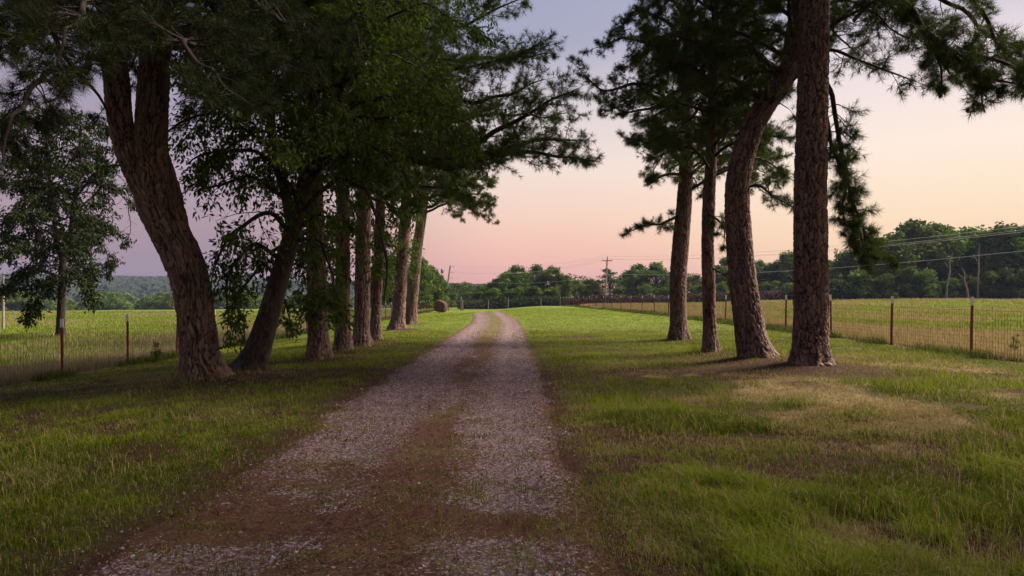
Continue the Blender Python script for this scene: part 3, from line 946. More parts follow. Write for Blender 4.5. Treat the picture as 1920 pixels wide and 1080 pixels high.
root, base = grow('pine_tree', 'big pine with a kinked forked trunk, nearest on the left of the track', 'tree', (p[0, 0], p[0, 1], gz(p[0, 0], p[0, 1])), p, T, exp, 'oak_bark', [mid, lef, rib], 'trees lining the left of the track',
                  dict(cw=.075, ch=.42, depth=.05, cols=180, step=.026, seed=3, ridged=True, flare=.42, flare_h=.26, lobes=6))
random_boughs(T, mid, 5.2, 15.5, 42, 3.8, 1.6, .07, sub=.95, blockd=4)
random_boughs(T, lef, 5.2, 14.0, 34, 3.8, 1.4, .06, sub=.95, blockd=4)
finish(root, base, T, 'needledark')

# ---- L2: the leaning dark leafy tree
d = 13.6
p = seat(path_px([(466, 710, 53.3), (478, 670, 48.2), (492, 630, 43.0), (510, 570, 37.8), (530, 500, 34.4), (548, 440, 31.0), (562, 380, 27.5), (575, 320, 24.1), (590, 240, 20.6), (585, 150, 17.2), (575, 60, 14.6)], d), .08)
p = np.vstack([p, [p[-1, 0] - .2, d, 8.5, .07], [p[-1, 0] - .2, d, 10.5, .03]])
lfork = path_px([(548, 440, 20.6), (535, 360, 18.9), (515, 290, 17.2), (508, 220, 14.6), (500, 120, 12.9), (470, 40, 10.3)], d, [(8.8, -.4, .04)])
rfork = path_px([(562, 380, 20.6), (600, 300, 18.9), (630, 220, 17.2), (650, 140, 14.6), (690, 60, 12.0)], d, [(8.5, .5, .05), (10, .4, .03)])
T = Tree('leaf', leaf=.12, seed=33, nn=2)
exp = [
 ([P(545, 440, d), P(500, 400, d - .6), P(440, 420, d - 1.2), P(400, 520, d - 1.4), P(385, 600, d - 1.5)], .045, dict(droop=.3)),
 ([P(530, 490, d), P(480, 460, d - .5), P(430, 520, d - 1), P(420, 610, d - 1.2)], .04, dict(droop=.3, sub=.6)),
 ([P(520, 520, d), P(480, 500, d + .5), P(440, 560, d + .6), P(440, 620, d + .5)], .03, dict(droop=.3, sub=.55)),
 ([P(555, 400, d), P(470, 330, d - .8), P(380, 350, d - 1.5), P(300, 420, d - 2), P(255, 430, d - 2)], .045, dict(droop=.25)),
 ([P(560, 370, d), P(480, 290, d - .6), P(400, 280, d - 1), P(330, 320, d - 1.4), P(280, 480, d - 1.8)], .045, dict(droop=.3)),
 ([P(555, 430, d), P(600, 400, d - .5), P(650, 450, d - 1), P(670, 540, d - 1.2), P(690, 610, d - 1.2)], .04, dict(droop=.35)),
 ([P(550, 450, d), P(590, 450, d - .3), P(615, 520, d - .7), P(640, 600, d - .8)], .035, dict(droop=.35, sub=.6)),
 ([P(560, 400, d), P(640, 340, d - .6), P(700, 380, d - 1.3), P(725, 480, d - 1.6), P(715, 560, d - 1.6)], .045, dict(droop=.3)),
 ([P(570, 340, d), P(660, 280, d - .5), P(740, 300, d - 1), P(790, 360, d - 1.2)], .045, dict(droop=.3)),
 ([P(580, 300, d), P(680, 220, d - .5), P(770, 210, d - 1), P(850, 230, d - 1)], .045),
 ([P(540, 460, d), P(520, 480, d + .8), P(535, 560, d + 1.2), P(540, 610, d + 1.3)], .03, dict(droop=.3, sub=.45)),
]
root, base = grow('broadleaf_tree', 'leaning dark trunk with drooping leafy branches, right behind the forked pine', 'tree', (p[0, 0], p[0, 1], gz(p[0, 0], p[0, 1])), p, T, exp, 'dark_bark', [lfork, rfork], 'trees lining the left of the track',
                  dict(cw=.05, ch=.12, depth=.012, cols=70, step=.05, seed=8, flare=.3, flare_h=.25))
random_boughs(T, p, 3.6, 9.5, 32, 2.9, 1.8, .04, (.2, -.15), sub=.75, droop=.25, gap=.19, blockd=4)
random_boughs(T, lfork, 3.8, 8.6, 18, 2.5, 1.6, .03, (.2, -.15), sub=.75, droop=.25, blockd=4)
random_boughs(T, rfork, 4.0, 9.5, 24, 2.6, 1.8, .03, (.2, -.15), sub=.75, droop=.25, blockd=4)
finish(root, base, T, 'leaf')

# ---- the row of pines behind it
def pine(label, group, d, rows, top, seed, rb, exp=(), bark=None, vine=None, needle=.165, nn=23, nt=3, sink=.1, cone=None):
    p = seat(path_px(rows, d, top), sink)
    T = Tree('pine', needle, seed=seed, nn=nn); T.nt = nt
    ba = dict(cw=.08, ch=.25, depth=.03, cols=110, step=.035, seed=seed); ba.update(bark or {})
    root, base = grow('pine_tree', label, 'tree', (p[0, 0], p[0, 1], gz(p[0, 0], p[0, 1])), p, T, exp, 'pine_bark', (), group, ba)
    for a in rb: random_boughs(T, p, **a)
    finish(root, base, T, 'needle')
    if vine:
        T2 = Tree('leaf', leaf=.12, seed=seed + 1, nn=2)
        for (z0, z1, n, reach) in vine: vines(T2, p, z0, z1, n, reach)
        w_ = T2.flush_wood(); V, F_, tt = T2.foliage()
        vo_ = obj('vine', mk_mesh('vine', V - base, F_, tt), M['leaf'], root)
        tag(obj('vine_stems', w_.mesh('vine_stems', True, base), M['twig'], vo_), kind='stuff')
    return root, base, p
GL = 'trees lining the left of the track'
d = 16.1
pine('pine trunk wrapped in leafy vines, just right of the leaning dark trunk', GL, d,
     [(598, 682, 44.5), (597, 640, 37.4), (595, 560, 35.6), (592, 450, 32.9), (588, 330, 30.3), (588, 200, 27.6), (590, 60, 24.9)], [(10.5, .1, .13), (14.5, .2, .05)], 41,
     [dict(z0=5.2, z1=14.2, n=30, L0=2.8, L1=1.2, r0=.05)], vine=[(1.0, 4.6, 95, .42)])
d = 18.2
pine('slim straight pine with a knot low on its trunk, fourth trunk of the left row', GL, d,
     [(643, 668, 33.8), (643, 620, 27.6), (643, 520, 25.8), (643, 400, 24.0), (645, 250, 22.2), (650, 100, 19.6)], [(11, .1, .1), (15, .1, .04)], 42,
     [dict(z0=6, z1=14.5, n=21, L0=2.8, L1=1.2, r0=.05)],
     [([P(645, 200, d), P(760, 160, d - .5), P(870, 130, d - 1.2), P(1000, 95, d - 1.8)], .07, dict(sub=1.1, gap=.1)),
      ([P(645, 130, d), P(760, 60, d - .5), P(880, 40, d - 1), P(985, 0, d - 1.5)], .07, dict(sub=1.1, gap=.1))], vine=[(2.2, 4.2, 30, .3)])
d = 20
pine('thick reddish pine half hidden by drooping leaves, fifth trunk of the left row', GL, d,
     [(678, 657, 35.6), (678, 620, 29.4), (680, 520, 27.6), (682, 400, 25.8), (690, 260, 24.0), (705, 150, 21.4)], [(11, .4, .12), (15, .5, .04)], 43,
     [dict(z0=6.2, z1=14.5, n=21, L0=3.0, L1=1.2, r0=.06)],
     [([P(690, 262, d), P(800, 295, d - .6), P(900, 268, d - 1.4), P(1000, 205, d - 2.2), P(1085, 165, d - 2.7)], .13, dict(wob=.03, sub=1.1, gap=.10, start=.28)),
      ([P(690, 235, d), P(790, 255, d - .6), P(890, 285, d - 1), P(980, 285, d - 1.6), P(1060, 295, d - 2), P(1118, 298, d - 2.2)], .13, dict(wob=.03, sub=1.1, gap=.10, start=.28)),
      ([P(690, 250, d), P(800, 310, d - .3), P(900, 300, d - .8), P(1000, 262, d - 1.2), P(1095, 262, d - 1.6)], .14, dict(wob=.03, sub=1.1, gap=.10, start=.28)),
      ([P(700, 200, d), P(800, 180, d - .8), P(900, 190, d - 1.6), P(1020, 150, d - 2.5)], .1, dict(sub=1.2, gap=.10)),
      ([P(690, 240, d), P(760, 280, d - 2), P(850, 300, d - 3), P(940, 300, d - 3.6)], .08, dict(sub=1.1, gap=.11)),
      ([P(700, 160, d), P(800, 120, d + .8), P(920, 110, d + 1.2), P(1040, 100, d + 1.5)], .09, dict(sub=1.2, gap=.10))])
d = 22.8
pine('narrow pine tucked close behind the thick reddish one, sixth trunk of the left row', GL, d,
     [(703, 644, 24.0), (704, 610, 19.6), (708, 520, 18.7), (712, 430, 17.8), (715, 300, 16.9), (718, 180, 15.1)], [(11, .2, .1), (14.5, .2, .04)], 44,
     [dict(z0=4.6, z1=14, n=32, L0=3.2, L1=1.2, r0=.05)],
     [([P(716, 230, d), P(820, 230, d + .5), P(930, 215, d + 1), P(1060, 215, d + 1.2)], .09, dict(sub=1.2, gap=.11))], vine=[(1.6, 4.5, 60, .4)])
d = 31
pine('pine with a broad reddish trunk leaning right, seventh trunk of the left row', GL, d,
     [(745, 619, 30.3), (747, 595, 24.9), (751, 530, 23.1), (757, 450, 21.4), (763, 370, 19.6), (768, 260, 16.9)], [(12, .5, .1), (15.5, .5, .04)], 45,
     [dict(z0=4.6, z1=15, n=34, L0=3.8, L1=1.4, r0=.07)],
     [([P(762, 385, d), P(810, 370, d - 1), P(860, 365, d - 1.5), P(905, 385, d - 2)], .07, dict(sub=1.15, gap=.13)),
      ([P(762, 360, d), P(820, 335, d - 1), P(870, 345, d - 1.2), P(915, 350, d - 1.4)], .07, dict(sub=1.15, gap=.13))], vine=[(2.6, 6, 60, .5)])
d = 38
pine('farthest pine of the left row, crown spreading right over the track', GL, d,
     [(770, 608, 25.8), (771, 590, 21.4), (776, 530, 20.5), (783, 460, 18.7), (792, 400, 16.9), (800, 320, 14.2)], [(12.5, .4, .09), (15.5, .4, .04)], 46,
     [dict(z0=4.2, z1=14.5, n=30, L0=4.2, L1=1.6, r0=.07, sub=1.1)],
     [([P(790, 410, d), P(830, 398, d - 1), P(880, 410, d - 2), P(925, 430, d - 2.5)], .1, dict(sub=1.3, gap=.12, droop=.2)),
      ([P(785, 440, d), P(815, 430, d - .6), P(840, 460, d - 1.4), P(862, 482, d - 2)], .08, dict(sub=1.15, gap=.13)),
      ([P(795, 390, d), P(840, 370, d - .5), P(890, 365, d - 1), P(930, 378, d - 1.4)], .09, dict(sub=1.3, gap=.13)),
      ([P(797, 360, d), P(840, 340, d), P(890, 335, d), P(925, 345, d)], .08, dict(sub=1.3, gap=.13)),
      ([P(782, 460, d), P(800, 470, d - .8), P(820, 500, d - 1.4)], .05, dict(sub=.7))])

# ---- right hand group
GR = 'pines on the right of the track'
d = 22.6
pine('straight pine nearest the track, leftmost of the right group', GR, d,
     [(1273, 643, 36), (1272, 600, 30), (1271, 540, 30), (1276, 460, 30), (1283, 380, 27), (1287, 300, 24), (1288, 200, 21), (1290, 60, 17)], [(12, .1, .1), (15, .1, .04)], 51,
     [dict(z0=4.3, z1=14.5, n=54, L0=3.1, L1=1.4, r0=.05, sub=.9)],
     [([P(1280, 400, d), P(1250, 415, d - .4), P(1215, 425, d - .7), P(1182, 432, d - .9)], .05, dict(sub=.65, strict=False)),
      ([P(1284, 330, d), P(1260, 325, d - .4), P(1235, 335, d - .8), P(1210, 350, d - 1)], .05, dict(sub=.7)),
      ([P(1288, 220, d), P(1240, 190, d - .4), P(1190, 160, d - .8), P(1120, 165, d - 1.2), P(1085, 130, d - 1.4)], .08),
      ([P(1288, 190, d), P(1230, 200, d + .4), P(1180, 210, d + .5), P(1140, 190, d + .6)], .06),
      ([P(1286, 260, d), P(1240, 250, d - .4), P(1200, 265, d - .8), P(1172, 262, d - 1)], .06),
      ([P(1289, 130, d), P(1230, 90, d - .4), P(1170, 75, d - .8), P(1120, 90, d - 1.2)], .07),
      ([P(1290, 80, d), P(1240, 40, d - .4), P(1200, 20, d - .8), P(1160, 50, d - 1.2)], .07)])
d = 17.0
pine('slimmest pine, standing between the two left trunks of the right group', GR, d,
     [(1332, 670, 29), (1331, 620, 24), (1329, 540, 23), (1327, 460, 22), (1329, 380, 22), (1333, 300, 20), (1336, 200, 18), (1340, 60, 15)], [(10, .1, .08), (12.5, .1, .03)], 52,
     [dict(z0=4.4, z1=12, n=54, L0=2.4, L1=1.1, r0=.04, sub=.75)],
     [([P(1328, 400, d), P(1345, 415, d - .3), P(1355, 440, d - .5), P(1358, 462, d - .6)], .025, dict(sub=.35, strict=False)),
      ([P(1329, 500, d), P(1345, 508, d - .2), P(1368, 520, d - .3), P(1378, 545, d - .4)], .018, dict(sub=.25, strict=False, start=.6))])
d = 14.8
pine('bent pine whose trunk leans right towards the tallest straight one', GR, d,
     [(1420, 690, 66), (1410, 640, 56), (1400, 580, 51), (1390, 500, 47), (1384, 420, 45), (1383, 350, 43), (1395, 285, 41), (1415, 230, 40), (1440, 190, 38), (1475, 140, 34), (1490, 60, 30)], [(8.5, .2, .17), (11, .2, .11), (14, .1, .04)], 53,
     [dict(z0=4.7, z1=13.5, n=52, L0=2.8, L1=1.3, r0=.05, sub=.9)],
     [([P(1385, 360, d), P(1415, 350, d - .2), P(1450, 372, d - .5), P(1478, 392, d - .6)], .035, dict(sub=.55, strict=False, start=.35)),
      ([P(1400, 290, d), P(1440, 280, d - .3), P(1475, 290, d - .6)], .04, dict(sub=.6)),
      ([P(1440, 190, d), P(1370, 150, d - .5), P(1300, 130, d - 1), P(1220, 120, d - 1.5)], .06),
      ([P(1475, 140, d), P(1400, 90, d - .8), P(1320, 80, d - 1.4), P(1250, 60, d - 2)], .06),
      ([P(1425, 215, d), P(1370, 220, d - .5), P(1330, 250, d - 1), P(1290, 270, d - 1.3)], .05)],
     bark=dict(cols=150, step=.028, depth=.034, flare=.2, flare_h=.2))
d = 13.4
pine('tall straight pine with plated bark, rightmost and nearest of the right group', GR, d,
     [(1521, 704, 72), (1520, 650, 62), (1521, 560, 59), (1520, 460, 57), (1520, 350, 55), (1522, 240, 53), (1525, 120, 51), (1527, 0, 49)], [(9.5, .05, .21), (13, .1, .12), (16.5, .2, .04)], 54,
     [dict(z0=7.0, z1=16, n=38, L0=3.6, L1=1.4, r0=.07, sub=.9, blockd=5)],
     [([P(1545, 62, d), P(1590, 52, d - .2), P(1630, 90, d - .5), P(1670, 140, d - .8), P(1690, 165, d - .9), P(1688, 215, d - 1)], .075, dict(sub=0.85, droop=.24, wob=.025, start=.3, gap=0.103)),
      ([P(1545, 60, d), P(1590, 70, d), P(1610, 170, d + .1), P(1625, 300, d + .1), P(1640, 380, d), P(1655, 400, d)], .05, dict(sub=0.67, droop=.24, start=.25, wob=.03, gap=0.092)),
      ([P(1545, 150, d), P(1565, 190, d + .2), P(1580, 290, d + .3), P(1600, 400, d + .2), P(1620, 490, d + .1)], .045, dict(sub=0.61, droop=.24, start=.15, strict=False, gap=0.092)),
      ([P(1600, 380, d), P(1615, 430, d - .2), P(1635, 480, d - .3), P(1665, 490, d - .4)], .02, dict(sub=0.37, droop=.24, start=.2, strict=False, gap=0.138)),
      ([P(1545, 0, d), P(1620, 30, d + .2), P(1660, 110, d + .2), P(1675, 200, d + .1), P(1672, 245, d)], .05, dict(sub=0.73, droop=.24, start=.25, gap=0.103)),
      ([P(1545, 30, d), P(1600, 60, d + .5), P(1640, 150, d + .7), P(1670, 230, d + .7)], .04, dict(sub=0.85, droop=.24, start=.2, gap=0.115)),
      ([P(1545, 130, d), P(1590, 150, d - .5), P(1640, 180, d - .8), P(1670, 200, d - .9)], .035, dict(sub=0.79, droop=.24, start=.2, gap=0.115)),
      ([P(1545, 260, d), P(1580, 300, d - .2), P(1610, 370, d - .3), P(1640, 400, d - .3)], .03, dict(sub=0.61, droop=.24, start=.2, gap=0.115)),
      ([P(1545, -30, d), P(1600, -20, d + .4), P(1650, 30, d + .6), P(1690, 90, d + .7), P(1710, 140, d + .7)], .04, dict(sub=0.73, droop=.24, start=.2, gap=0.138)),
      ([P(1545, 10, d), P(1590, 0, d - .4), P(1640, 30, d - .8), P(1665, 90, d - 1), P(1660, 130, d - 1)], .035, dict(sub=0.67, droop=.24, start=.2, gap=0.138)),
      ([P(1545, 90, d), P(1575, 110, d + .2), P(1610, 130, d + .4), P(1650, 170, d + .5)], .03, dict(sub=0.67, droop=.24, start=.2, gap=0.138)),
      ([P(1525, 40, d), P(1480, 10, d - .3), P(1420, 18, d - .8), P(1370, 55, d - 1.2), P(1310, 60, d - 1.5)], .08, dict(wob=.03)),
      ([P(1540, -60, d), P(1640, -70, d - .4), P(1700, 10, d - .9), P(1745, 70, d - 1.2), P(1800, 100, d - 1.6), P(1880, 120, d - 2), P(1960, 170, d - 2.4)], .085, dict(sub=0.76, droop=.24, wob=.03, start=.3, gap=0.103)),
      ([P(1740, 60, d - 1.2), P(1790, 110, d - 1.3), P(1830, 160, d - 1.5), P(1852, 215, d - 1.6)], .03, dict(sub=0.61, droop=.24, start=.1, gap=0.092)),
      ([P(1540, -40, d), P(1700, -60, d - .6), P(1800, 0, d - 1), P(1900, 60, d - 1.6), P(1990, 110, d - 2)], .07, dict(sub=0.79, droop=.24, start=.3, gap=0.115)),
      ([P(1800, 100, d - 1.6), P(1830, 130, d - 1.8), P(1875, 150, d - 2), P(1915, 160, d - 2.1)], .03, dict(sub=0.61, droop=.24, start=.1, gap=0.092)),
      ([P(1545, 80, d), P(1580, 120, d - .4), P(1600, 200, d - .5), P(1640, 240, d - .6), P(1690, 235, d - .7)], .04, dict(sub=0.67, droop=.24, start=.2, gap=0.103)),
      ([P(1545, 110, d), P(1575, 160, d + .4), P(1610, 260, d + .5), P(1650, 310, d + .5)], .04, dict(sub=0.61, droop=.24, start=.2, gap=0.103)),
      ([P(1545, 200, d), P(1560, 260, d + .1), P(1575, 350, d), P(1590, 440, d - .1)], .035, dict(sub=0.49, droop=.24, start=.15, gap=0.092, strict=False)),
      ([P(1700, -60, d - .6), P(1780, -30, d - 1), P(1850, 30, d - 1.3), P(1905, 110, d - 1.6), P(1935, 190, d - 1.8)], .04, dict(sub=0.73, droop=.24, start=.2, gap=0.149)),
      ([P(1690, -60, d + .4), P(1770, -10, d + .6), P(1840, 60, d + .7), P(1900, 90, d + .7), P(1950, 140, d + .6)], .05, dict(sub=0.79, droop=.24, start=.25, gap=0.161)),
      ([P(1660, -60, d + .2), P(1690, -10, d + .2), P(1720, 50, d + .3), P(1760, 110, d + .3), P(1800, 160, d + .3)], .04, dict(sub=0.67, droop=.24, start=.3, gap=0.115)),
      ([P(1600, 40, d), P(1640, 10, d - .3), P(1680, 20, d - .6), P(1715, 30, d - .8)], .03, dict(sub=0.61, droop=.24, start=.2, gap=0.138)),
      ([P(1740, 70, d - 1.2), P(1750, 100, d - 1.2), P(1752, 135, d - 1.1), P(1765, 178, d - 1.1)], .018, dict(sub=0.37, droop=.24, start=.2, bare=.3)),
      ],
     bark=dict(cols=200, step=.022, cw=.085, ch=.26, depth=.044, flare=.30, flare_h=.20, lobes=7))

# ---- off-frame pines added to shade the foreground; two reach boughs into the top corners
def shade_pine(label, x, y, seed, z0, n, lean=(0, 0), group=GR, L0=4.2, over=None):
    g0 = gz(x, y)
    p = np.array([[x, y, g0 - .1, .30], [x, y, 1.5, .27], [x + lean[0] * .3, y + lean[1] * .3, 5, .24], [x + lean[0], y + lean[1], 10, .17], [x + lean[0], y + lean[1], 15.5, .04]])
    T = Tree('pine', .17, seed=seed, nn=20)
    root, base = grow('pine_tree', label, 'tree', (x, y, g0), p, T, (), 'pine_bark', (), group, dict(cols=60, step=.08, cw=.09, ch=.16, depth=.02))
    random_boughs(T, p, z0, 15, n, L0, 1.6, .07, sub=1.0, gap=.26, blockd=4.5)
    if over: random_boughs(T, p, over[0], over[1], over[2], over[3], over[3] * .8, .09, slope=(.10, .02), sub=1.3, gap=.22, azim=over[4], blockd=4.5)  # long boughs above the frame, added to darken the foreground
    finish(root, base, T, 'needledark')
shade_pine('pine just outside the right edge, boughs hanging into the top right corner', 9.6, 8.6, 61, 6.0, 34, over=(8.2, 13, 9, 6.5, (-2.4, -1.2)))
shade_pine('pine beside the camera on the left, its boughs darkening the top left corner', -6.6, 6.2, 62, 4.6, 36, group=GL, over=(7.0, 12, 9, 6.0, (.9, 2.6)))
shade_pine('pine beside the camera on the right, unseen, added to shade the grass', 7.6, 3.4, 63, 5.2, 34, over=(6.5, 12, 12, 6.5, (-2.2, -.6)))
shade_pine('pine beyond the right fence beside the camera, unseen, added for shade', 13.4, 5.6, 64, 4.2, 34)

shade_pine('pine behind the camera on the left of the track, unseen, added to shade the foreground', -4.6, -2.2, 65, 4.0, 32, group=GL)
shade_pine('pine behind the camera on the right of the track, unseen, added to shade the foreground', 4.8, -2.6, 66, 4.0, 32)

# ---- LF: leafy tree in the left field
d = 35
p = seat(path_px([(113, 636, 16), (114, 600, 14), (116, 540, 13), (118, 480, 12)], d), .1)
fa = path_px([(118, 495, 9), (104, 440, 8), (100, 380, 7), (88, 300, 5)], d, [(10.5, 0, .05)])
fb = path_px([(118, 490, 9), (132, 440, 8), (138, 380, 7), (150, 310, 5)], d, [(10, 0, .05)])
T = Tree('leaf', leaf=.2, seed=71, nn=4)
root, base = grow('broadleaf_tree', 'dark leafy tree with a twin stem alone in the left field behind the fence', 'tree', (p[0, 0], p[0, 1], gz(p[0, 0], p[0, 1])), p, T,
     [([P(118, 520, d), P(80, 510, d - 1), P(40, 520, d - 1.5), P(10, 545, d - 2)], .06, dict(sub=1.1)),
      ([P(116, 540, d), P(90, 530, d - 1), P(70, 560, d - 1.5), P(62, 590, d - 1.7)], .04, dict(sub=.9)),
      ([P(118, 530, d), P(150, 520, d - 1), P(175, 535, d - 1.5), P(180, 560, d - 2)], .05, dict(sub=1.0)),
      ([P(120, 510, d), P(150, 500, d + 1), P(178, 520, d + 1.2)], .05, dict(sub=1.0)),
      ([P(136, 400, d), P(165, 380, d), P(195, 350, d), P(235, 380, d), P(245, 440, d)], .05, dict(sub=1.0, bare=.8, strict=False)),
      ([P(138, 380, d), P(165, 340, d), P(205, 320, d), P(240, 345, d)], .05, dict(sub=1.0, bare=.8, strict=False)),
      ([P(132, 440, d), P(160, 430, d), P(190, 460, d), P(200, 500, d)], .05, dict(sub=.9, bare=.5, strict=False))],
     'dark_bark', [fa, fb], None, dict(cols=40, step=.15, cw=.1, ch=.2, depth=.02))
random_boughs(T, fa, 3.2, 11.0, 24, 3.6, 2.0, .05, (.2, -.1), sub=1.2, gap=.42, droop=.2)
random_boughs(T, fb, 3.2, 10.5, 22, 3.2, 1.8, .05, (.2, -.1), sub=1.2, gap=.42, droop=.2)
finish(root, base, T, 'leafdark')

# ------------------------------------------------------------------ pine cones on three of the pines
def cone_mesh():
    mb = MB(); g = np.random.default_rng(4)
    for i in range(7):
        z = -.01 - i * .011; rr_ = .030 * math.sin((i + 1.2) / 8.2 * math.pi) + .006
        a = np.arange(9) * 2 * math.pi / 9 + i * .35
        ring = np.stack([np.cos(a) * rr_ * (1 + .25 * (np.arange(9) % 2)), np.sin(a) * rr_ * (1 + .25 * (np.arange(9) % 2)), np.full(9, z)], -1)
        lo = ring * np.array([.55, .55, 1]) + np.array([0, 0, -.010])
        V = np.concatenate([ring, lo]); Q = [(k, (k + 1) % 9, 9 + (k + 1) % 9, 9 + k) for k in range(9)]
        mb.add(V, Q)
        up = ring * np.array([.35, .35, 1]) + np.array([0, 0, .010])
        mb.add(np.concatenate([up, ring]), Q)
    return mb.mesh('pine_cone')
cone_me = cone_mesh()
def add_cones(root, spots):
    for (px, py, dd) in spots:
        tp = TUFTS[root.name]; q0 = P(px, py, dd); q = tp[np.argmin(np.linalg.norm(tp - q0, axis=1))] - np.array(root.location) + np.array([0, 0, .01])
        c = obj('pine_cone', cone_me, M['cone'], root, q)
        c.rotation_euler = (random.uniform(-.3, .3), random.uniform(-.3, .3), random.uniform(0, 6)); c.scale = (.95, .95, 1.15)
pines = {o['label']: o for o in bpy.data.objects if o.name.startswith('pine_tree') and 'label' in o}
def find(s): return [o for k, o in pines.items() if s in k][0]
add_cones(find('leftmost of the right group'), [(1166, 150, 21.6), (1175, 157, 21.7), (1183, 160, 21.8), (1160, 143, 21.6), (1130, 145, 21.3), (1215, 150, 22), (1250, 170, 22), (1313, 152, 22.2), (1315, 190, 22.2), (1140, 180, 21.5), (1200, 90, 21.8), (1118, 150, 21.3)])
add_cones(find('fifth trunk'), [(965, 222, 18.3), (985, 235, 18.3), (1000, 225, 18), (925, 240, 18.6), (1010, 305, 17.9), (1045, 312, 17.8), (1075, 306, 17.6), (950, 205, 18.2), (1035, 190, 18), (1060, 180, 17.8)])
add_cones(find('tall straight pine'), [(1750, 172, 12.2), (1776, 185, 12), (1792, 165, 12), (1765, 190, 12), (1700, 60, 12.4), (1840, 60, 11.6), (1880, 30, 11.6), (1610, 60, 13), (1560, 230, 13.4), (1610, 250, 13.4)])

# ------------------------------------------------------------------ fences
def post_mesh(h=1.48, seed=0):
    g = np.random.default_rng(seed); mb = MB()
    mb.box((0, 0, h / 2 - .2), (.026, .004, h / 2 + .2)); mb.box((0, .022, h / 2 - .2), (.004, .0175, h / 2 + .2))
    for k in range(18):
        mb.box((0, -.008, .12 + k * .068), (.007, .0035, .012))
    return mb.mesh('fence_post')
def cap_mesh():
    mb = MB()
    mb.box((0, 0, .11), (.0285, .0062, .111)); mb.box((0, .0245, .109), (.0062, .018, .109))
    return mb.mesh('post_tip')
pm, cm_ = post_mesh(), cap_mesh()
def wood_mesh(h=1.5, r=.07):
    V, Q = tube_vf(np.array([[0, 0, -.3], [0, 0, h * .5], [.01, 0, h]]), np.array([r, r * .95, r * .85]), 9)
    mb = MB(); mb.add(V, Q); mb.add([V[-9 + k] for k in range(9)], None, [(0, k, k + 1) for k in range(1, 8)])
    return mb.mesh('wooden_post')
wm = wood_mesh()
def fence(name, label, pts, posts, mesh_to=0, strands=None, cap=True, group=None, vs=.10, hm=1.17, face=0, wood=()):
    """pts: polyline (x,y); posts: list of (x,y)"""
    b = np.array([pts[0][0], pts[0][1], gz(*pts[0])])
    root = empty(name, b, label, 'fence', group)
    for i, (x, y) in enumerate(posts):
        q = np.array([x, y, gz(x, y)]) - b
        if i in wood:
            o = obj('wooden_post', wm, M['wood'], root, q); o.rotation_euler = (0, random.uniform(-.03, .03), i); continue
        o = obj('fence_post', pm, M['rust'], root, q)
        o.rotation_euler = (random.uniform(-.015, .015), random.uniform(-.03, .03), face + random.uniform(-.15, .15))
        hs = 1 + random.uniform(-.03, .03); o.scale = (1.3, 1.3, hs)
        if cap: obj('post_tip', cm_, M['tip'], o, (0, 0, 1.48 - .215))
    # wire cloth
    pts = np.array(pts, float)
    L = np.concatenate([[0], np.cumsum(np.hypot(*np.diff(pts, axis=0).T))])
    def at(s): return np.stack([np.interp(s, L, pts[:, 0]), np.interp(s, L, pts[:, 1])], -1)
    A, B, RR = [], [], []
    s = np.arange(0, L[-1], 1.0); a = at(s)
    ha = height(a[:, 0], a[:, 1])
    # smooth the wire line between posts
    ha = np.convolve(np.pad(ha, 2, mode='edge'), np.ones(5) / 5, 'valid')
    off = .03 if face == 0 else 0
    for hz in (strands or np.linspace(.06, hm, 11)):
        sag = -.02 * np.abs(np.sin(s * 1.07)) - .012 * np.sin(s * .37 + hz * 4)
        q = np.stack([a[:, 0] - off, a[:, 1], ha + hz + sag], -1)
        A.append(q[:-1]); B.append(q[1:]); RR.append(np.full(len(q) - 1, .0034 if hz > hm - .05 else .0024))
    if mesh_to:
        sv = np.arange(0, min(mesh_to, L[-1] - 1), vs); v = at(sv)
        hv = np.interp(sv, s, ha); sag = -.02 * np.abs(np.sin(sv * 1.07))
        A.append(np.stack([v[:, 0] - off, v[:, 1], hv + .05 + sag], -1)); B.append(np.stack([v[:, 0] - off, v[:, 1], hv + hm + sag], -1)); RR.append(np.full(len(v), .0028))
    A = np.concatenate(A); B = np.concatenate(B); RR = np.concatenate(RR)
    V, Q = sticks(A, B, RR, RR)
    obj('wire_mesh', mk_mesh('wire_mesh', V - b, Q), M['wire'], root)
    return root
ysr = [9.8, 13.4, 17.1, 20.7, 24.6, 28.7, 32.7, 36.8, 41.1] + [45.6 + 4.4 * k for k in range(0, 17)]
fence('wire_fence', 'woven wire fence on rusty white-tipped posts along the right of the lawn', [(float(fr_x(y)), y) for y in np.arange(8, 117, 2.0)],
      [(float(fr_x(y)), y) for y in ysr], mesh_to=75)
ysl = [17.0 + 2.9 * k for k in range(-2, 27)]
fence('wire_fence', 'woven wire fence on rusty posts along the left field, behind the left trees', [(float(fl_x(y)), y) for y in np.arange(8, 96, 2.0)],
      [(float(fl_x(y)), y) for y in ysl], mesh_to=60)
cf = [(8.2, 116.5), (4.8, 113), (-.6, 107), (-3.6, 103), (-7.2, 98.5)]
fence('wire_fence', 'dark strand wire fence crossing the end of the lawn behind the track', cf, cf, strands=[.3, .6, .9, 1.2, 1.35], cap=False, wood=(0, 1, 2, 3, 4))
cf2 = [(-7.6, 98)] + [(-7.6 - 2.6 * k, 98 - .2 * k) for k in range(1, 11)]
fence('wire_fence', 'low strand wire fence with white-tipped posts left of the weathered bale', cf2, cf2[1:], strands=[.3, .6, .9, 1.2])
ff = [(26 + 4.6 * k, 124 - .35 * k) for k in range(0, 15)]
fence('wire_fence', 'distant strand wire fence in front of the right tree line', ff, ff, strands=[.4, .8, 1.2], face=1.5)
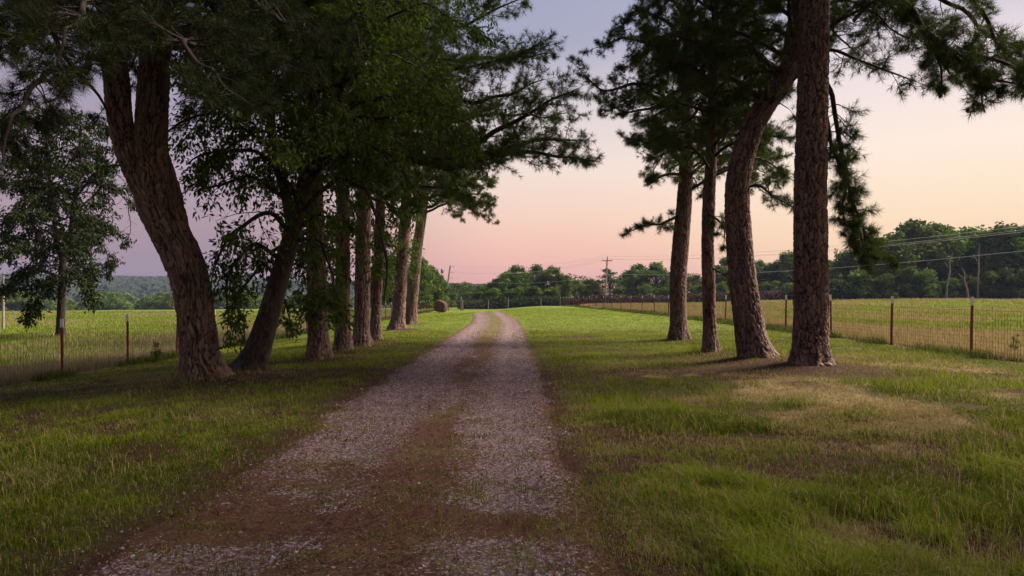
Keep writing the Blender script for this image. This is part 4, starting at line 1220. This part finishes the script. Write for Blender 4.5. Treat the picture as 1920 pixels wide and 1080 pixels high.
# gate assembly at the corner of the crossing fence
g0 = gz(-7.2, 98); gb = np.array([-7.2, 98, g0])
gr = empty('gate', gb, 'weathered gate with a pale tall post and dark brace, left of the track end', 'gate')
mb = MB(); V, Q = tube_vf(np.array([[-.15, 0, -.3], [-.15, 0, 1.2], [-.13, 0, 2.0]]), np.array([.09, .085, .08]), 9); mb.add(V, Q)
obj('gate_post', mb.mesh('gate_post'), M['wood'], gr)
mb = MB(); V, Q = tube_vf(np.array([[.18, 0, -.3], [.18, 0, .8], [.18, 0, 1.55]]), np.array([.08, .075, .07]), 9); mb.add(V, Q)
obj('gate_post', mb.mesh('gate_post'), M['poledark'], gr)
mb = MB()
for hz in (.25, .6, .95, 1.3): 
    V, Q = sticks(np.array([[.25, 0, hz]]), np.array([[3.2, .35, hz - .02]]), np.array([.022]), np.array([.022])); mb.add(V, Q)
for xx in (.3, 1.7, 3.15):
    V, Q = sticks(np.array([[xx, xx * .11, .2]]), np.array([[xx, xx * .11, 1.33]]), np.array([.022]), np.array([.022])); mb.add(V, Q)
obj('gate_panel', mb.mesh('gate_panel'), M['wire'], gr)
mb = MB(); V, Q = sticks(np.array([[-1.9, .0, 1.35], [-1.9, 0, .1]]), np.array([[-.2, 0, 1.4], [-.2, 0, 1.3]]), np.array([.05, .04]), np.array([.05, .04])); mb.add(V, Q)
V, Q = tube_vf(np.array([[-1.95, 0, -.3], [-1.95, 0, 1.5]]).repeat(2, 0)[[0, 2, 3]] + np.array([[0, 0, 0], [0, 0, -.3], [0, 0, 0]]), np.array([.07, .07, .06]), 8); mb.add(V, Q)
obj('brace', mb.mesh('brace'), M['poledark'], gr)

# ------------------------------------------------------------------ utility poles and lines
def pole(name, label, x, y, h, lean, r=.15, arm=None, cans=False, pins=(), twist=0):
    g0 = gz(x, y); b = np.array([x, y, g0])
    root = empty(name, b, label, 'pole', 'utility poles' if arm else None)
    n = 14; zz = np.linspace(-.3, h, n)
    c = np.stack([lean * np.clip(zz, 0, None) / h * (0.8 + .2 * zz / h), 0 * zz, zz], -1)
    V, Q = tube_vf(c, np.linspace(r, r * .7, n), 10)
    mb = MB(); mb.add(V, Q); mb.add(V[-10:], None, [(0, k, k + 1) for k in range(1, 9)])
    obj('pole', mb.mesh('pole', True), M['pole'], root)
    ends = []
    if arm:
        az, aw = arm
        mb = MB(); tx = lean * (az / h)
        mb.box((tx, -r - .05, az), (aw, .05, .06))
        obj('crossarm', mb.mesh('crossarm'), M['poledark'], root)
        mb = MB(); V, Q = sticks(np.array([[tx, -r - .03, az - .75], [tx, -r - .03, az - .75]]), np.array([[tx - aw * .6, -r - .06, az - .05], [tx + aw * .6, -r - .06, az - .05]]), np.full(2, .02), np.full(2, .02)); mb.add(V, Q)
        obj('arm_brace', mb.mesh('arm_brace'), M['steel'], root)
        for xx in (-aw * .93, aw * .93):
            ends.append(np.array([tx + xx, -r - .05, az + .3]))
        ends.append(np.array([lean, 0, h + .25]))
    for (zz_, xx) in pins:
        mb = MB(); tx = lean * zz_ / h
        V, Q = sticks(np.array([[tx, 0, zz_]]), np.array([[tx + xx, 0, zz_]]), np.array([.035]), np.array([.035])); mb.add(V, Q)
        obj('insulator_bracket', mb.mesh('insulator_bracket'), M['poledark'], root); ends.append(np.array([tx + xx, 0, zz_ + .1]))
    for e in ends:
        mb = MB()
        for k in range(3):
            V, Q = tube_vf(np.array([[0, 0, -.26 + k * .09], [0, 0, -.22 + k * .09], [0, 0, -.18 + k * .09]]), np.array([.03, .065, .03]), 8); mb.add(V, Q)
        V, Q = sticks(np.array([[0, 0, -.32]]), np.array([[0, 0, 0.0]]), np.array([.018]), np.array([.018])); mb.add(V, Q)
        obj('insulator', mb.mesh('insulator', True), M['ceramic'], root, e)
    if cans:
        mb = MB(); V, Q = tube_vf(np.array([[-.55, 0, h - 1.6], [-.55, 0, h - 1.55], [-.55, 0, h - .75], [-.55, 0, h - .68]]), np.array([.05, .26, .26, .05]), 14); mb.add(V, Q)
        mb.box((-.25, 0, h - 1.0), (.2, .04, .04))
        obj('transformer', mb.mesh('transformer', True), M['steel'], root)
    return root, [b + e for e in ends]
x1, y1 = (834 - 960) / FPX * 140, 140
r1, e1_ = pole('utility_pole', 'leaning weathered pole with a transformer, standing behind the weathered bale', x1, y1, 1.5 + 57 / FPX * y1 - gz(x1, y1), 1.15, .21, None, True, [(-.0 + 1.5 + 55 / FPX * y1 - gz(x1, y1), .75), (1.5 + 44 / FPX * y1 - gz(x1, y1), .75), (1.5 + 34 / FPX * y1 - gz(x1, y1), .7)])
r1['group'] = 'utility poles'
x2, y2 = (1134 - 960) / FPX * 118, 118
r2, e2_ = pole('utility_pole', 'utility pole with a crossarm rising behind the right fence', x2, y2, 1.5 + 72 / FPX * y2 - gz(x2, y2), .45, .16, (1.5 + 66 / FPX * y2 - gz(x2, y2), .85), False, [(1.5 + 40 / FPX * y2 - gz(x2, y2), .35)])
x4, y4 = 52, 60
r4, e4_ = pole('utility_pole', 'utility pole carrying the lines beyond the right edge', x4, y4, 7.9, 0, .16, (7.4, .85), False, [(5.8, .35)])
x3, y3 = (6 - 960) / FPX * 43, 43
pole('metal_pole', 'pale slender pole in the left field at the left edge', x3, y3, 3.6, .02, .075)
def wire(label, a, b_, sag, c=None):
    def span(p, q, sg):
        t_ = np.linspace(0, 1, 30)[:, None]
        return p * (1 - t_) + q * t_ - np.array([0, 0, 1.]) * 4 * sg * t_ * (1 - t_)
    pts = [span(a, b_, sag)]
    if c is not None: pts.append(span(b_, c, 1.1)[1:])
    pts = np.concatenate(pts); b0 = pts[0].copy(); q = pts - b0
    V, Q = sticks(q[:-1], q[1:], np.full(len(q) - 1, .016), np.full(len(q) - 1, .016))
    tag(obj('power_line', mk_mesh('power_line', V, Q), M['cable'], None, b0), label, 'power line', 'power lines between the poles')
wire('uppermost power line, from the leaning pole over the crossarm pole', e1_[0], e2_[2], 1.0, e4_[2])
wire('power line on the near end of the crossarm', e1_[1], e2_[0], 1.2, e4_[0])
wire('power line on the far end of the crossarm', e1_[1] + np.array([0, 0, .1]), e2_[1], 1.3, e4_[1])
wire('lowest power line, hung below the crossarm', e1_[2], e2_[3], 1.4, e4_[3])

# ------------------------------------------------------------------ weathered bale, stones, fallen branch, sapling weeds
def bale():
    bx, by = (826 - 960) / FPX * 86, 86
    b = np.array([bx, by, gz(bx, by)])
    g = np.random.default_rng(9)
    a = np.linspace(0, 2 * math.pi, 41)[:-1]; rr_ = .78
    V = []; n = 12
    for i in range(n):
        yy = -.7 + 1.4 * i / (n - 1); bul = 1 - .12 * abs(2 * i / (n - 1) - 1) ** 3
        rad = rr_ * bul * (1 + .06 * (fbm(np.cos(a) * 3 + 5, np.sin(a) * 3 + i * .4, 33, 3) - .5) * 4)
        xx = np.cos(a) * rad; zz = np.sin(a) * rad + rr_
        xx = xx * (1 + .28 * ss(.7, 0, zz)); zz = np.maximum(zz * .98, .0) + .05 * np.cos(3 * a)
        V.append(np.stack([xx, np.full(40, yy), zz], -1))
    V = np.concatenate(V); mb = MB()
    mb.add(V, [(i * 40 + k, i * 40 + (k + 1) % 40, (i + 1) * 40 + (k + 1) % 40, (i + 1) * 40 + k) for i in range(n - 1) for k in range(40)])
    o = mb.mesh('bale', True); root = empty('hay_bale', b, 'slumped reddish brown weathered bale at the foot of the leaning pole', 'hay bale')
    obj('hay_roll', o, M['bale'], root)
    # spiral end faces
    for e, yy in ((0, -.72), ((n - 1) * 40, .72)):
        mb = MB()
        cr_ = V[e:e + 40]; c0 = cr_.mean(0)
        rings = [c0 + (cr_ - c0) * f + np.array([0, math.copysign(.03 * math.sin(f * 20) + .05 * (1 - f), yy), 0]) for f in (1, .85, .7, .55, .4, .25, .08)]
        W = np.concatenate(rings); mb.add(W, [(i * 40 + k, i * 40 + (k + 1) % 40, (i + 1) * 40 + (k + 1) % 40, (i + 1) * 40 + k) for i in range(6) for k in range(40)])
        obj('bale_end', mb.mesh('bale_end', True), M['bale'], root)
    root.rotation_euler = (0, 0, -.15); root.scale = (1.05, 1, 1.0)
bale()
def stone(x, y, s, label):
    g = np.random.default_rng(int(x * 1000) % 97)
    th, ph = np.meshgrid(np.linspace(0, 2 * math.pi, 13)[:-1], np.linspace(.12, 3.02, 8))
    D_ = np.stack([np.sin(ph) * np.cos(th), np.sin(ph) * np.sin(th), np.cos(ph)], -1).reshape(-1, 3)
    rad = 1 + .5 * (fbm(D_[:, 0] * 1.6 + x, D_[:, 1] * 1.6 + D_[:, 2] * 1.3, 12, 3) - .5)
    V = D_ * rad[:, None] * np.array([s, s * .8, s * .6])
    Q = [(i * 12 + k, i * 12 + (k + 1) % 12, (i + 1) * 12 + (k + 1) % 12, (i + 1) * 12 + k) for i in range(7) for k in range(12)]
    mb = MB(); mb.add(V, Q); mb.add(V[:12], None, [(0, k, k + 1) for k in range(1, 11)])
    tag(obj('stone', mb.mesh('stone'), M['stone'], None, (x, y, gz(x, y) + s * .3)), label, 'stone', 'stones at the foot of the straight pine')
stone(6.02, 12.98, .075, 'rounded pale stone at the foot of the straight pine, right one of the pair')
stone(5.86, 12.96, .06, 'rounded pinkish stone at the foot of the straight pine, left one of the pair')
T = Tree('leaf', leaf=.05, seed=91, nn=1)
fx, fy = -7.0, 9.6; fz = gz(fx, fy)
g_ = np.random.default_rng(6)
def deadtwig(p, d, l, r, depth):
    pts = [p]; q = p.copy()
    for i in range(5):
        d = d + g_.normal(0, .2, 3); d /= np.linalg.norm(d); q = q + d * l / 5; pts.append(q)
        T.stick(pts[-2], q, r * (1 - i * .15), r * (1 - (i + 1) * .15))
        if depth and i > 0: deadtwig(q, d + g_.normal(0, .7, 3) + np.array([0, 0, .25]), l * .45, r * .5, depth - 1)
deadtwig(np.array([fx - .4, fy, fz + .04]), np.array([1, -.25, .05]), 1.15, .022, 2)
deadtwig(np.array([fx - .3, fy, fz + .03]), np.array([.3, .1, .9]), .35, .012, 1)
w_ = T.flush_wood(); tag(obj('fallen_branch', w_.mesh('fallen_branch', False, (fx, fy, fz)), M['dark_bark'], None, (fx, fy, fz)), 'dead forked branch lying in the grass at the left edge', 'branch')

def weed(label, x, y, h, seed, leaf=.09, n=3, name='weed_plant'):
    T = Tree('leaf', leaf=leaf, seed=seed, nn=2); z = gz(x, y); b = np.array([x, y, z])
    for i in range(n):
        a = T.g.uniform(0, 6.28); top = b + np.array([math.cos(a) * .12 * h, math.sin(a) * .12 * h, h * T.g.uniform(.7, 1)])
        T.bough([b, (b + top) / 2 + T.g.normal(0, .02, 3), top], .008, h * .28, h * .13, .15, 0, strict=False, rad1=.003, up=.3)
    root = empty(name, b, label, 'plant')
    w_ = T.flush_wood(); obj('stem', w_.mesh('stem', False, b), M['twig'], root)
    V, F_, tt = T.foliage(); obj('leaves', mk_mesh('leaves', V - b, F_, tt), M['leaf'], root)
weed('upright leafy weed at the left fence, left of the big forked trunk', (292 - 960) / FPX * 20.3, 20.3, .5, 93, .06, 2)
weed('small bare-stemmed sapling in the straw grass at the right edge', 12.35, 16.8, .5, 94, .03, 3, 'sapling')

# ------------------------------------------------------------------ far trees
def far_mesh(seed, kind='broad', H=10., n=None):
    g = np.random.default_rng(seed)
    wd = MB()
    cl = []
    if kind == 'broad':
        W = g.uniform(3.4, 4.3); sk = g.uniform(.4, .75)
        nl = 84
        for i in range(nl):
            f = g.uniform(0, 1) ** .9
            z = .9 + f * (H - 1.7)
            prof = W * math.sqrt(max(.04, 1 - ((f - .42) / .60) ** 2)) * (1.0 if f < .8 else sk + .25)
            a = g.uniform(0, 6.28); rr_ = prof * math.sqrt(g.uniform(.15, 1)) * .85
            cl.append((np.array([rr_ * math.cos(a), rr_ * math.sin(a), z]), g.uniform(.42, 1.15)))
        cl.append((np.array([g.uniform(-1, 1), 0, H - .6]), .6))
        per, ls = 125, .25
    elif kind == 'bush':
        for i in range(16):
            a = g.uniform(0, 6.28); rr_ = 3.6 * math.sqrt(g.random())
            cl.append((np.array([rr_ * math.cos(a), rr_ * math.sin(a), g.uniform(.5, 1) * H * .5 * (1.1 - rr_ / 5)]), g.uniform(1.0, 1.9)))
        for i in range(8):
            a = g.uniform(0, 6.28); rr_ = 2.2 * math.sqrt(g.random())
            cl.append((np.array([rr_ * math.cos(a), rr_ * math.sin(a), g.uniform(.6, .88) * H]), g.uniform(.9, 1.6)))
        per, ls = 190, .30
    elif kind == 'pine':
        for i in range(30):
            f = g.random() ** .7
            z = 2.8 + f * (H - 3.2); a = g.uniform(0, 6.28); rr_ = (2.9 * (1 - f) ** .7 + .5) * g.uniform(.5, 1)
            cl.append((np.array([rr_ * math.cos(a), rr_ * math.sin(a), z]), g.uniform(.45, .85)))
        per, ls = 110, .22
    else:   # spire (cedar)
        for i in range(26):
            f = i / 26.; z = .8 + f * (H - 1.0); a = g.uniform(0, 6.28); rr_ = 1.5 * (1 - f) ** .9 * g.uniform(.2, 1)
            cl.append((np.array([rr_ * math.cos(a), rr_ * math.sin(a), z]), .35 + .65 * (1 - f)))
        per, ls = 90, .2
    # stem and limbs to the clumps
    V, Q = tube_vf(np.array([[0, 0, -.4], [.1, 0, H * .3], [g.uniform(-.3, .3), 0, H * .6], [g.uniform(-.3, .3), 0, H * .9]]), np.array([.2, .16, .1, .04]), 7); wd.add(V, Q)
    A = np.array([[0.05, 0, max(.8, c[0][2] * .55)] for c in cl]); B = np.array([c[0] for c in cl])
    V, Q = sticks(A, B, np.full(len(cl), .07), np.full(len(cl), .02)); wd.add(V, Q)
    Vs = []; Ts = []
    for c, r in cl:
        k = int(per * (r / 1.1) ** 1.6)
        dv = g.normal(0, 1, (k, 3)); dv /= np.linalg.norm(dv, axis=1)[:, None]
        rad = r * (g.uniform(.2, 1, k) ** .5) * (1 + .35 * g.random(k) ** 4)
        p = c + dv * rad[:, None] * np.array([1.05, 1.05, .92 if kind in ('broad', 'bush') else .7])
        nrm = dv + g.normal(0, .7, (k, 3)); nrm /= np.linalg.norm(nrm, axis=1)[:, None]
        t1 = np.cross(nrm, g.normal(0, 1, (k, 3))); t1 /= np.linalg.norm(t1, axis=1)[:, None]; t2 = np.cross(nrm, t1)
        s1 = (ls * g.uniform(.5, 1.1, k))[:, None]; s2 = s1 * g.uniform(.4, .8, k)[:, None]
        Vs.append(np.stack([p - t1 * s1, p - t2 * s2, p + t1 * s1, p + t2 * s2], 1).reshape(-1, 3))
        Ts.append(np.repeat(np.clip(g.uniform(.1, .7) + g.uniform(-.2, .3, k), 0, 1), 4))
    V = np.concatenate(Vs); tt = np.concatenate(Ts)
    F_ = np.arange(len(V)).reshape(-1, 4)
    return wd.mesh('trunk', True), mk_mesh('crown', V, F_, tt)
VAR = {'b': [far_mesh(100 + i, 'broad') for i in range(6)], 'u': [far_mesh(200 + i, 'bush') for i in range(3)], 'p': [far_mesh(300 + i, 'pine') for i in range(2)], 's': [far_mesh(400, 'spire')]}
def far_tree(px, ytop, d, kind, wf, label, group, i=[0], name=None):
    i[0] += 1
    x = (px - 960) / FPX * d; z0 = gz(x, d); H = (555 - ytop) / FPX * d + EYE - z0
    tm, cm = VAR[kind][i[0] % len(VAR[kind])]
    nm = name or ('pine_tree' if kind == 'p' else 'cedar_tree' if kind == 's' else 'bush' if kind == 'u' and H < 4 else 'broadleaf_tree')
    root = empty(nm, (x, d, z0), label, 'bush' if nm == 'bush' else 'tree', group)
    sz = H / 10.0
    root.scale = (sz * wf, sz * wf, sz); root.rotation_euler = (0, 0, random.uniform(0, 6.28))
    obj('trunk', tm, M['dark_bark'], root); obj('crown', cm, M['fpine' if kind in 'ps' else 'fleaf'], root)
G1 = 'trees of the wood beyond the right field'
for a in [
    (1549, 486, 134, 'b', 1.25, 'mid green tree just right of the straight pine trunk, beyond the field'),
    (1568, 462, 140, 's', 1.0, 'pointed cedar spire rising just right of the straight pine trunk'),
    (1592, 468, 128, 'b', 1.25, 'rounded tree at the left end of the right wood, under the hanging bough'),
    (1628, 447, 126, 'b', 1.31, 'light green tree behind the tip of the hanging bough in the right wood'),
    (1672, 436, 124, 'b', 1.25, 'bushy light green tree left of the tallest open crown in the right wood'),
    (1718, 411, 128, 'b', 1.25, 'tallest tree of the right wood, open domed crown with sky through it'),
    (1752, 416, 132, 'b', 1.12, 'open-crowned tree touching the right side of the tallest one in the wood'),
    (1790, 432, 126, 'b', 1.12, 'tree above the pale dead snag in the right wood'),
    (1822, 424, 130, 'b', 1.19, 'spiky-topped tree behind the second fence post from the right'),
    (1862, 428, 124, 'b', 1.25, 'tree in the dip of the right wood, right of the fence post'),
    (1893, 418, 122, 'b', 1.31, 'dense rounded tree close to the right edge of the photo'),
    (1935, 420, 120, 'b', 1.31, 'big tree cut by the right edge of the photo'),
    (1990, 425, 122, 'b', 1.25, 'tree of the right wood just outside the right edge'),
]: far_tree(*a, G1)
for a in [
    (1575, 520, 120, 'u', 1.6, 'dark low tree under the cedar spire, right of the straight pine'),
    (1610, 505, 119, 'u', 1.5, 'bluish green bush mass at the left end of the right wood edge'),
    (1650, 512, 118, 'u', 1.6, 'dark bush below the brown tip of the hanging bough'),
    (1698, 498, 118, 'u', 1.3, 'green bush below the tallest tree of the right wood'),
    (1735, 505, 117, 'u', 1.5, 'light green bush left of the pale dead snag'),
    (1778, 520, 116, 'u', 1.6, 'bush at the foot of the pale dead snag'),
    (1820, 515, 116, 'u', 1.5, 'bush behind the second fence post from the right'),
    (1862, 508, 115, 'u', 1.5, 'bush between the last fence post and the right edge'),
    (1905, 500, 114, 'u', 1.4, 'bush at the right edge below the dense rounded tree'),
    (1950, 505, 114, 'u', 1.4, 'bush of the wood edge cut by the right edge'),
    (1681, 549, 112, 'u', 1.0, 'small bright green bush behind the third fence post from the right'),
]: far_tree(*a, 'bushes along the edge of the right wood')
G2 = 'trees beyond the fence between the right hand trunks'
for a in [
    (1180, 508, 165, 'b', 1.28, 'small tree right of the crossarm pole'),
    (1195, 494, 158, 'b', 1.28, 'left one of the two domed trees right of the crossarm pole'),
    (1232, 491, 158, 'b', 1.40, 'right one of the two domed trees, left of the straight trunk nearest the track'),
    (1262, 512, 160, 'b', 1.28, 'tree partly hidden by the straight trunk nearest the track'),
    (1303, 515, 158, 'b', 1.53, 'low tree between the two slim trunks of the right group'),
    (1350, 497, 150, 'b', 1.28, 'tree just right of the slimmest trunk'),
    (1372, 478, 150, 'b', 1.28, 'tall tree left of the bent pine trunk'),
    (1418, 488, 148, 'b', 1.28, 'tree showing just right of the bent pine trunk'),
    (1448, 492, 146, 'b', 1.40, 'round tree midway between the bent and the straight trunk'),
    (1482, 471, 144, 'b', 1.34, 'tallest tree between the bent and the straight trunk'),
    (1515, 478, 142, 'b', 1.28, 'tree hidden behind the tall straight pine'),
]: far_tree(*a, G2)
for a in [
    (1210, 533, 140, 'u', 1.7, 'low dark bush below the two domed trees'),
    (1250, 535, 138, 'u', 1.7, 'low dark bush left of the straight trunk nearest the track'),
    (1310, 532, 138, 'u', 1.8, 'low dark bush between the two slim trunks'),
    (1355, 528, 136, 'u', 1.7, 'dark bush between the slimmest and the bent trunk'),
    (1440, 525, 132, 'u', 1.7, 'dark bush right of the bent trunk'),
    (1480, 528, 130, 'u', 1.7, 'dark bush left of the tall straight pine'),
    (1530, 525, 128, 'u', 1.7, 'dark bush behind the tall straight pine'),
    (1095, 530, 150, 'u', 1.6, 'low dark bush left of the crossarm pole'),
    (1160, 535, 145, 'u', 1.6, 'low dark bush right of the crossarm pole'),
]: far_tree(*a, 'low bushes beyond the right fence')
G3 = 'trees beyond the end of the track'
far_tree(1143, 503, 150, 'p', 1.7, 'wide open-crowned pine behind the crossarm pole', None)
far_tree(925, 520, 190, 's', 1.0, 'small dark cedar spire left of the tree clump behind the track', None)
for a in [
    (905, 535, 150, 'b', 1.53, 'low tree at the left foot of the clump behind the track'),
    (930, 522, 146, 'b', 1.40, 'light green tree on the left slope of the clump behind the track'),
    (953, 508, 144, 'b', 1.28, 'yellow-green tree of the clump behind the track'),
    (972, 497, 146, 'b', 1.28, 'left dome of the clump behind the track'),
    (1008, 495, 150, 'b', 1.08, 'tall narrow tree in the middle of the clump behind the track'),
    (1035, 499, 146, 'b', 1.21, 'right dome of the clump behind the track'),
    (1052, 512, 143, 'b', 1.14, 'tree on the right slope of the clump behind the track'),
    (1076, 525, 150, 'b', 1.53, 'low round tree between the clump and the crossarm pole'),
    (1108, 522, 152, 'b', 1.53, 'round tree left of the crossarm pole'),
]: far_tree(*a, G3)
for a in [
    (890, 545, 130, 'u', 1.8, 'dark bush right of the gate at the track end'),
    (925, 540, 130, 'u', 1.8, 'dark bush behind the track end'),
    (960, 538, 128, 'u', 1.8, 'dark bush left of centre under the clump'),
    (998, 535, 128, 'u', 1.8, 'dark bush under the middle of the clump'),
    (1035, 538, 127, 'u', 1.8, 'dark bush where the two fences meet'),
]: far_tree(*a, 'dark bushes behind the crossing fence')
G4 = 'trees behind the left row of trunks'
for a in [
    (745, 478, 120, 'b', 1.15, 'tall tree seen left of the two farthest left trunks'),
    (788, 484, 112, 'b', 0.92, 'tall green tree just right of the farthest left pine'),
    (808, 497, 116, 'b', 0.92, 'tree right of the tall green one, left of the leaning pole'),
    (822, 514, 122, 'b', 0.92, 'shorter tree directly left of the leaning pole'),
    (700, 500, 130, 'b', 1.38, 'tree glimpsed between the left trunks'),
    (855, 531, 260, 'b', 1.49, 'hazy tree right of the leaning pole'),
    (872, 528, 270, 'b', 1.49, 'hazy domed tree between the leaning pole and the clump'),
    (845, 548, 170, 'u', 1.8, 'dull green bush right of the weathered bale'),
    (882, 546, 175, 'u', 1.8, 'dull green bush behind the gate'),
    (795, 545, 112, 'u', 1.5, 'dark bush left of the weathered bale'),
    (760, 540, 110, 'u', 1.5, 'dark bush behind the farthest left pine'),
    (640, 548, 190, 'b', 1.84, 'low tree between the third and fourth left trunks'),
    (600, 550, 195, 'b', 1.84, 'low tree behind the vine-wrapped pine'),
    (560, 548, 200, 'b', 1.84, 'low tree right of the leaning dark trunk'),
    (515, 550, 205, 'b', 1.84, 'low tree behind the leaning dark trunk'),
    (468, 546, 210, 'b', 1.84, 'low tree between the forked pine and the leaning trunk'),
    (425, 548, 215, 'b', 1.84, 'low tree just right of the forked pine trunk'),
]: far_tree(*a, G4)
G5 = 'trees across the left valley'
for a in [
    (370, 550, 225, 'b', 1.5, 'tree hidden behind the forked pine'),
    (325, 548, 235, 'b', 1.4, 'dark tree touching the left side of the forked pine trunk'),
    (297, 547, 240, 'b', 1.3, 'dark round tree left of the forked pine across the valley'),
    (272, 556, 250, 'b', 1.3, 'low pale tree right of the field gap in the left valley'),
    (214, 557, 215, 'b', 1.5, 'dark round tree right of the lone field tree in the left valley'),
    (190, 568, 215, 'b', 1.4, 'low dark tree beside the round one in the left valley'),
    (160, 565, 220, 'b', 1.5, 'low dark tree just right of the lone field tree stem'),
    (130, 560, 225, 'b', 1.5, 'low tree behind the lone field tree'),
    (78, 552, 250, 'b', 1.5, 'tree left of the lone field tree in the valley'),
    (40, 545, 240, 'b', 1.5, 'tree of the left valley near the pale pole'),
    (8, 540, 235, 'b', 1.5, 'tree of the left valley at the left edge'),
    (-30, 542, 240, 'b', 1.5, 'tree of the left valley beyond the left edge'),
    (200, 545, 300, 'b', 1.6, 'greyish tree above the dark round one in the left valley'),
    (235, 548, 320, 'b', 1.6, 'greyish tree above the field gap in the left valley'),
]: far_tree(*a, G5)
far_tree(41, 590, 75, 'u', 1.3, 'small dark bush standing alone in the left field', None)
G6 = None
# pale dead snags in front of the right wood
def snag(px, y0, y1, d, lean, label):
    x = (px - 960) / FPX * d; z0 = gz(x, d); h = (555 - y0) / FPX * d + EYE - z0
    V, Q = tube_vf(np.array([[0, 0, -.2], [lean * .2, 0, h * .3], [lean * .9, 0, h * .6], [lean * .8, 0, h * .8], [lean * 1.6, 0, h]]), np.array([.16, .14, .12, .08, .03]), 7)
    mb = MB(); mb.add(V, Q)
    V, Q = sticks(np.array([[lean * .9, 0, h * .62], [lean * .5, 0, h * .45]]), np.array([[lean - .9, .1, h * .8], [lean + .8, 0, h * .58]]), np.array([.05, .05]), np.array([.02, .02])); mb.add(V, Q)
    tag(obj('dead_tree', mb.mesh('dead_tree', True), M['wood'], None, (x, d, z0)), label, 'dead tree', 'pale dead trunks at the wood edge')
snag(1774, 473, 540, 113, .7, 'pale crooked dead trunk, leftmost of three at the right wood edge')
snag(1815, 500, 540, 113, -.7, 'short pale dead trunk leaning left, middle of three at the wood edge')
snag(1833, 455, 540, 114, .2, 'tall straight grey dead trunk, rightmost of three at the wood edge')

# low thicket under the right wood and behind the right fence
def thicket(name, label, pts, hgt, n, tone, width=1.6, seed=5):
    g = np.random.default_rng(seed)
    pts = np.array(pts, float); L = np.concatenate([[0], np.cumsum(np.hypot(*np.diff(pts, axis=0).T))])
    s = g.random(n) * L[-1]; x = np.interp(s, L, pts[:, 0]) + g.normal(0, .4, n); y = np.interp(s, L, pts[:, 1]) + g.normal(0, width, n)
    hh = hgt * (.55 + .8 * fbm(s / 3.0, s * 0 + 3, 7, 4))
    p = np.stack([x, y, height(x, y) + g.random(n) ** .8 * hh], -1)
    nr = g.normal(0, 1, (n, 3)); nr /= np.linalg.norm(nr, axis=1)[:, None]
    t1 = np.cross(nr, g.normal(0, 1, (n, 3))); t1 /= np.linalg.norm(t1, axis=1)[:, None]; t2 = np.cross(nr, t1)
    s1 = g.uniform(.12, .3, n)[:, None]
    V = np.stack([p - t1 * s1, p - t2 * s1 * .6, p + t1 * s1, p + t2 * s1 * .6], 1).reshape(-1, 3)
    c = np.array(tone) * g.uniform(.5, 1.3, n)[:, None]
    tag(obj(name, mk_mesh(name, V, np.arange(n * 4).reshape(-1, 4), np.repeat(c, 4, 0)), M['grass']), label, 'brush', kind='stuff')
thicket('brush', 'low brown brush in a dark band behind the right fence', [(9.5, 119), (30, 121), (58, 126)], 1.5, 16000, (.06, .040, .036))
thicket('undergrowth', 'dark tangled undergrowth at the foot of the right wood', [(50, 122), (75, 119), (105, 116)], 3.2, 26000, (.045, .065, .022), 2.2, 6)
thicket('undergrowth', 'dark undergrowth behind the crossing fence at the track end', [(-9, 120), (0, 122), (9, 122)], 2.0, 12000, (.035, .05, .02), 2.0, 7)

thicket('far_woods', 'continuous low wood behind the separate trees beyond the fences', [(-24, 178), (30, 178), (75, 165), (140, 150)], 6.5, 42000, (.05, .075, .02), 3.0, 8)

# ------------------------------------------------------------------ wooded hills and haze
def hills():
    az = np.linspace(R(-62), R(14), 1300); dd = np.concatenate([np.linspace(430, 900, 170), np.linspace(905, 1500, 110)])
    A, Dd = np.meshgrid(az, dd)
    x = Dd * np.sin(A); y = Dd * np.cos(A)
    can = np.abs(fbm(x / 9, y / 9, 131, 3) - .5) * 2
    lump = fbm(x / 70, y / 70, 135, 4) - .5
    z = -18 + 24 * ss(440, 760, Dd + 90 * lump) + 17 * ss(800, 1230, Dd + 200 * (fbm(A * 6, Dd * 0, 137, 3) - .5)) + 9 * (1 - can) * 1.0 + 12 * lump
    z = z - 9 * ss(-26, -10, np.degrees(A)) * ss(700, 1100, Dd) - 40 * ss(-2, 13, np.degrees(A))
    n_, m_ = A.shape
    I, J = np.meshgrid(np.arange(n_ - 1), np.arange(m_ - 1), indexing='ij')
    F_ = np.stack([I * m_ + J, I * m_ + J + 1, (I + 1) * m_ + J + 1, (I + 1) * m_ + J], -1).reshape(-1, 4)
    me = mk_mesh('hills', np.stack([x, y, z], -1).reshape(-1, 3), F_, (1 - can).ravel(), False)
    m, t, b = mat('wooded_hillside')
    pos = geopos(t); n1 = noise(t, .035, 5, .7, pos); n2 = noise(t, .4, 4, .7, pos)
    c = mixc(t, mr(t, n1, .35, .65), (.026, .036, .030), (.045, .056, .040)); c = mixc(t, mr(t, n2, .3, .7, 0, .6), c, (.018, .03, .02))  # bluish tint of distance haze put into the hill colour
    t.links.new(c, b.inputs['Base Color']); b.inputs['Roughness'].default_value = 1; b.inputs['Specular IOR Level'].default_value = 0
    tag(obj('hills', me, m), kind='structure')
hills()
HZ = True
if HZ:
    mb = MB(); mb.box((0, 0, 22), (1700, 1700, 46))
    hz = obj('haze', mb.mesh('haze'))
    m = bpy.data.materials.new('haze'); m.use_nodes = True; t = m.node_tree; t.nodes.clear()
    pv = t.nodes.new('ShaderNodeVolumePrincipled'); o_ = t.nodes.new('ShaderNodeOutputMaterial')
    pv.inputs['Color'].default_value = (.36, .40, .66, 1); pv.inputs['Density'].default_value = .00022
    pv.inputs['Anisotropy'].default_value = 0.1
    t.links.new(pv.outputs[0], o_.inputs['Volume'])
    hz.data.materials.append(m)
    tag(hz, 'thin bluish evening haze over the far valley', 'haze', kind='stuff')
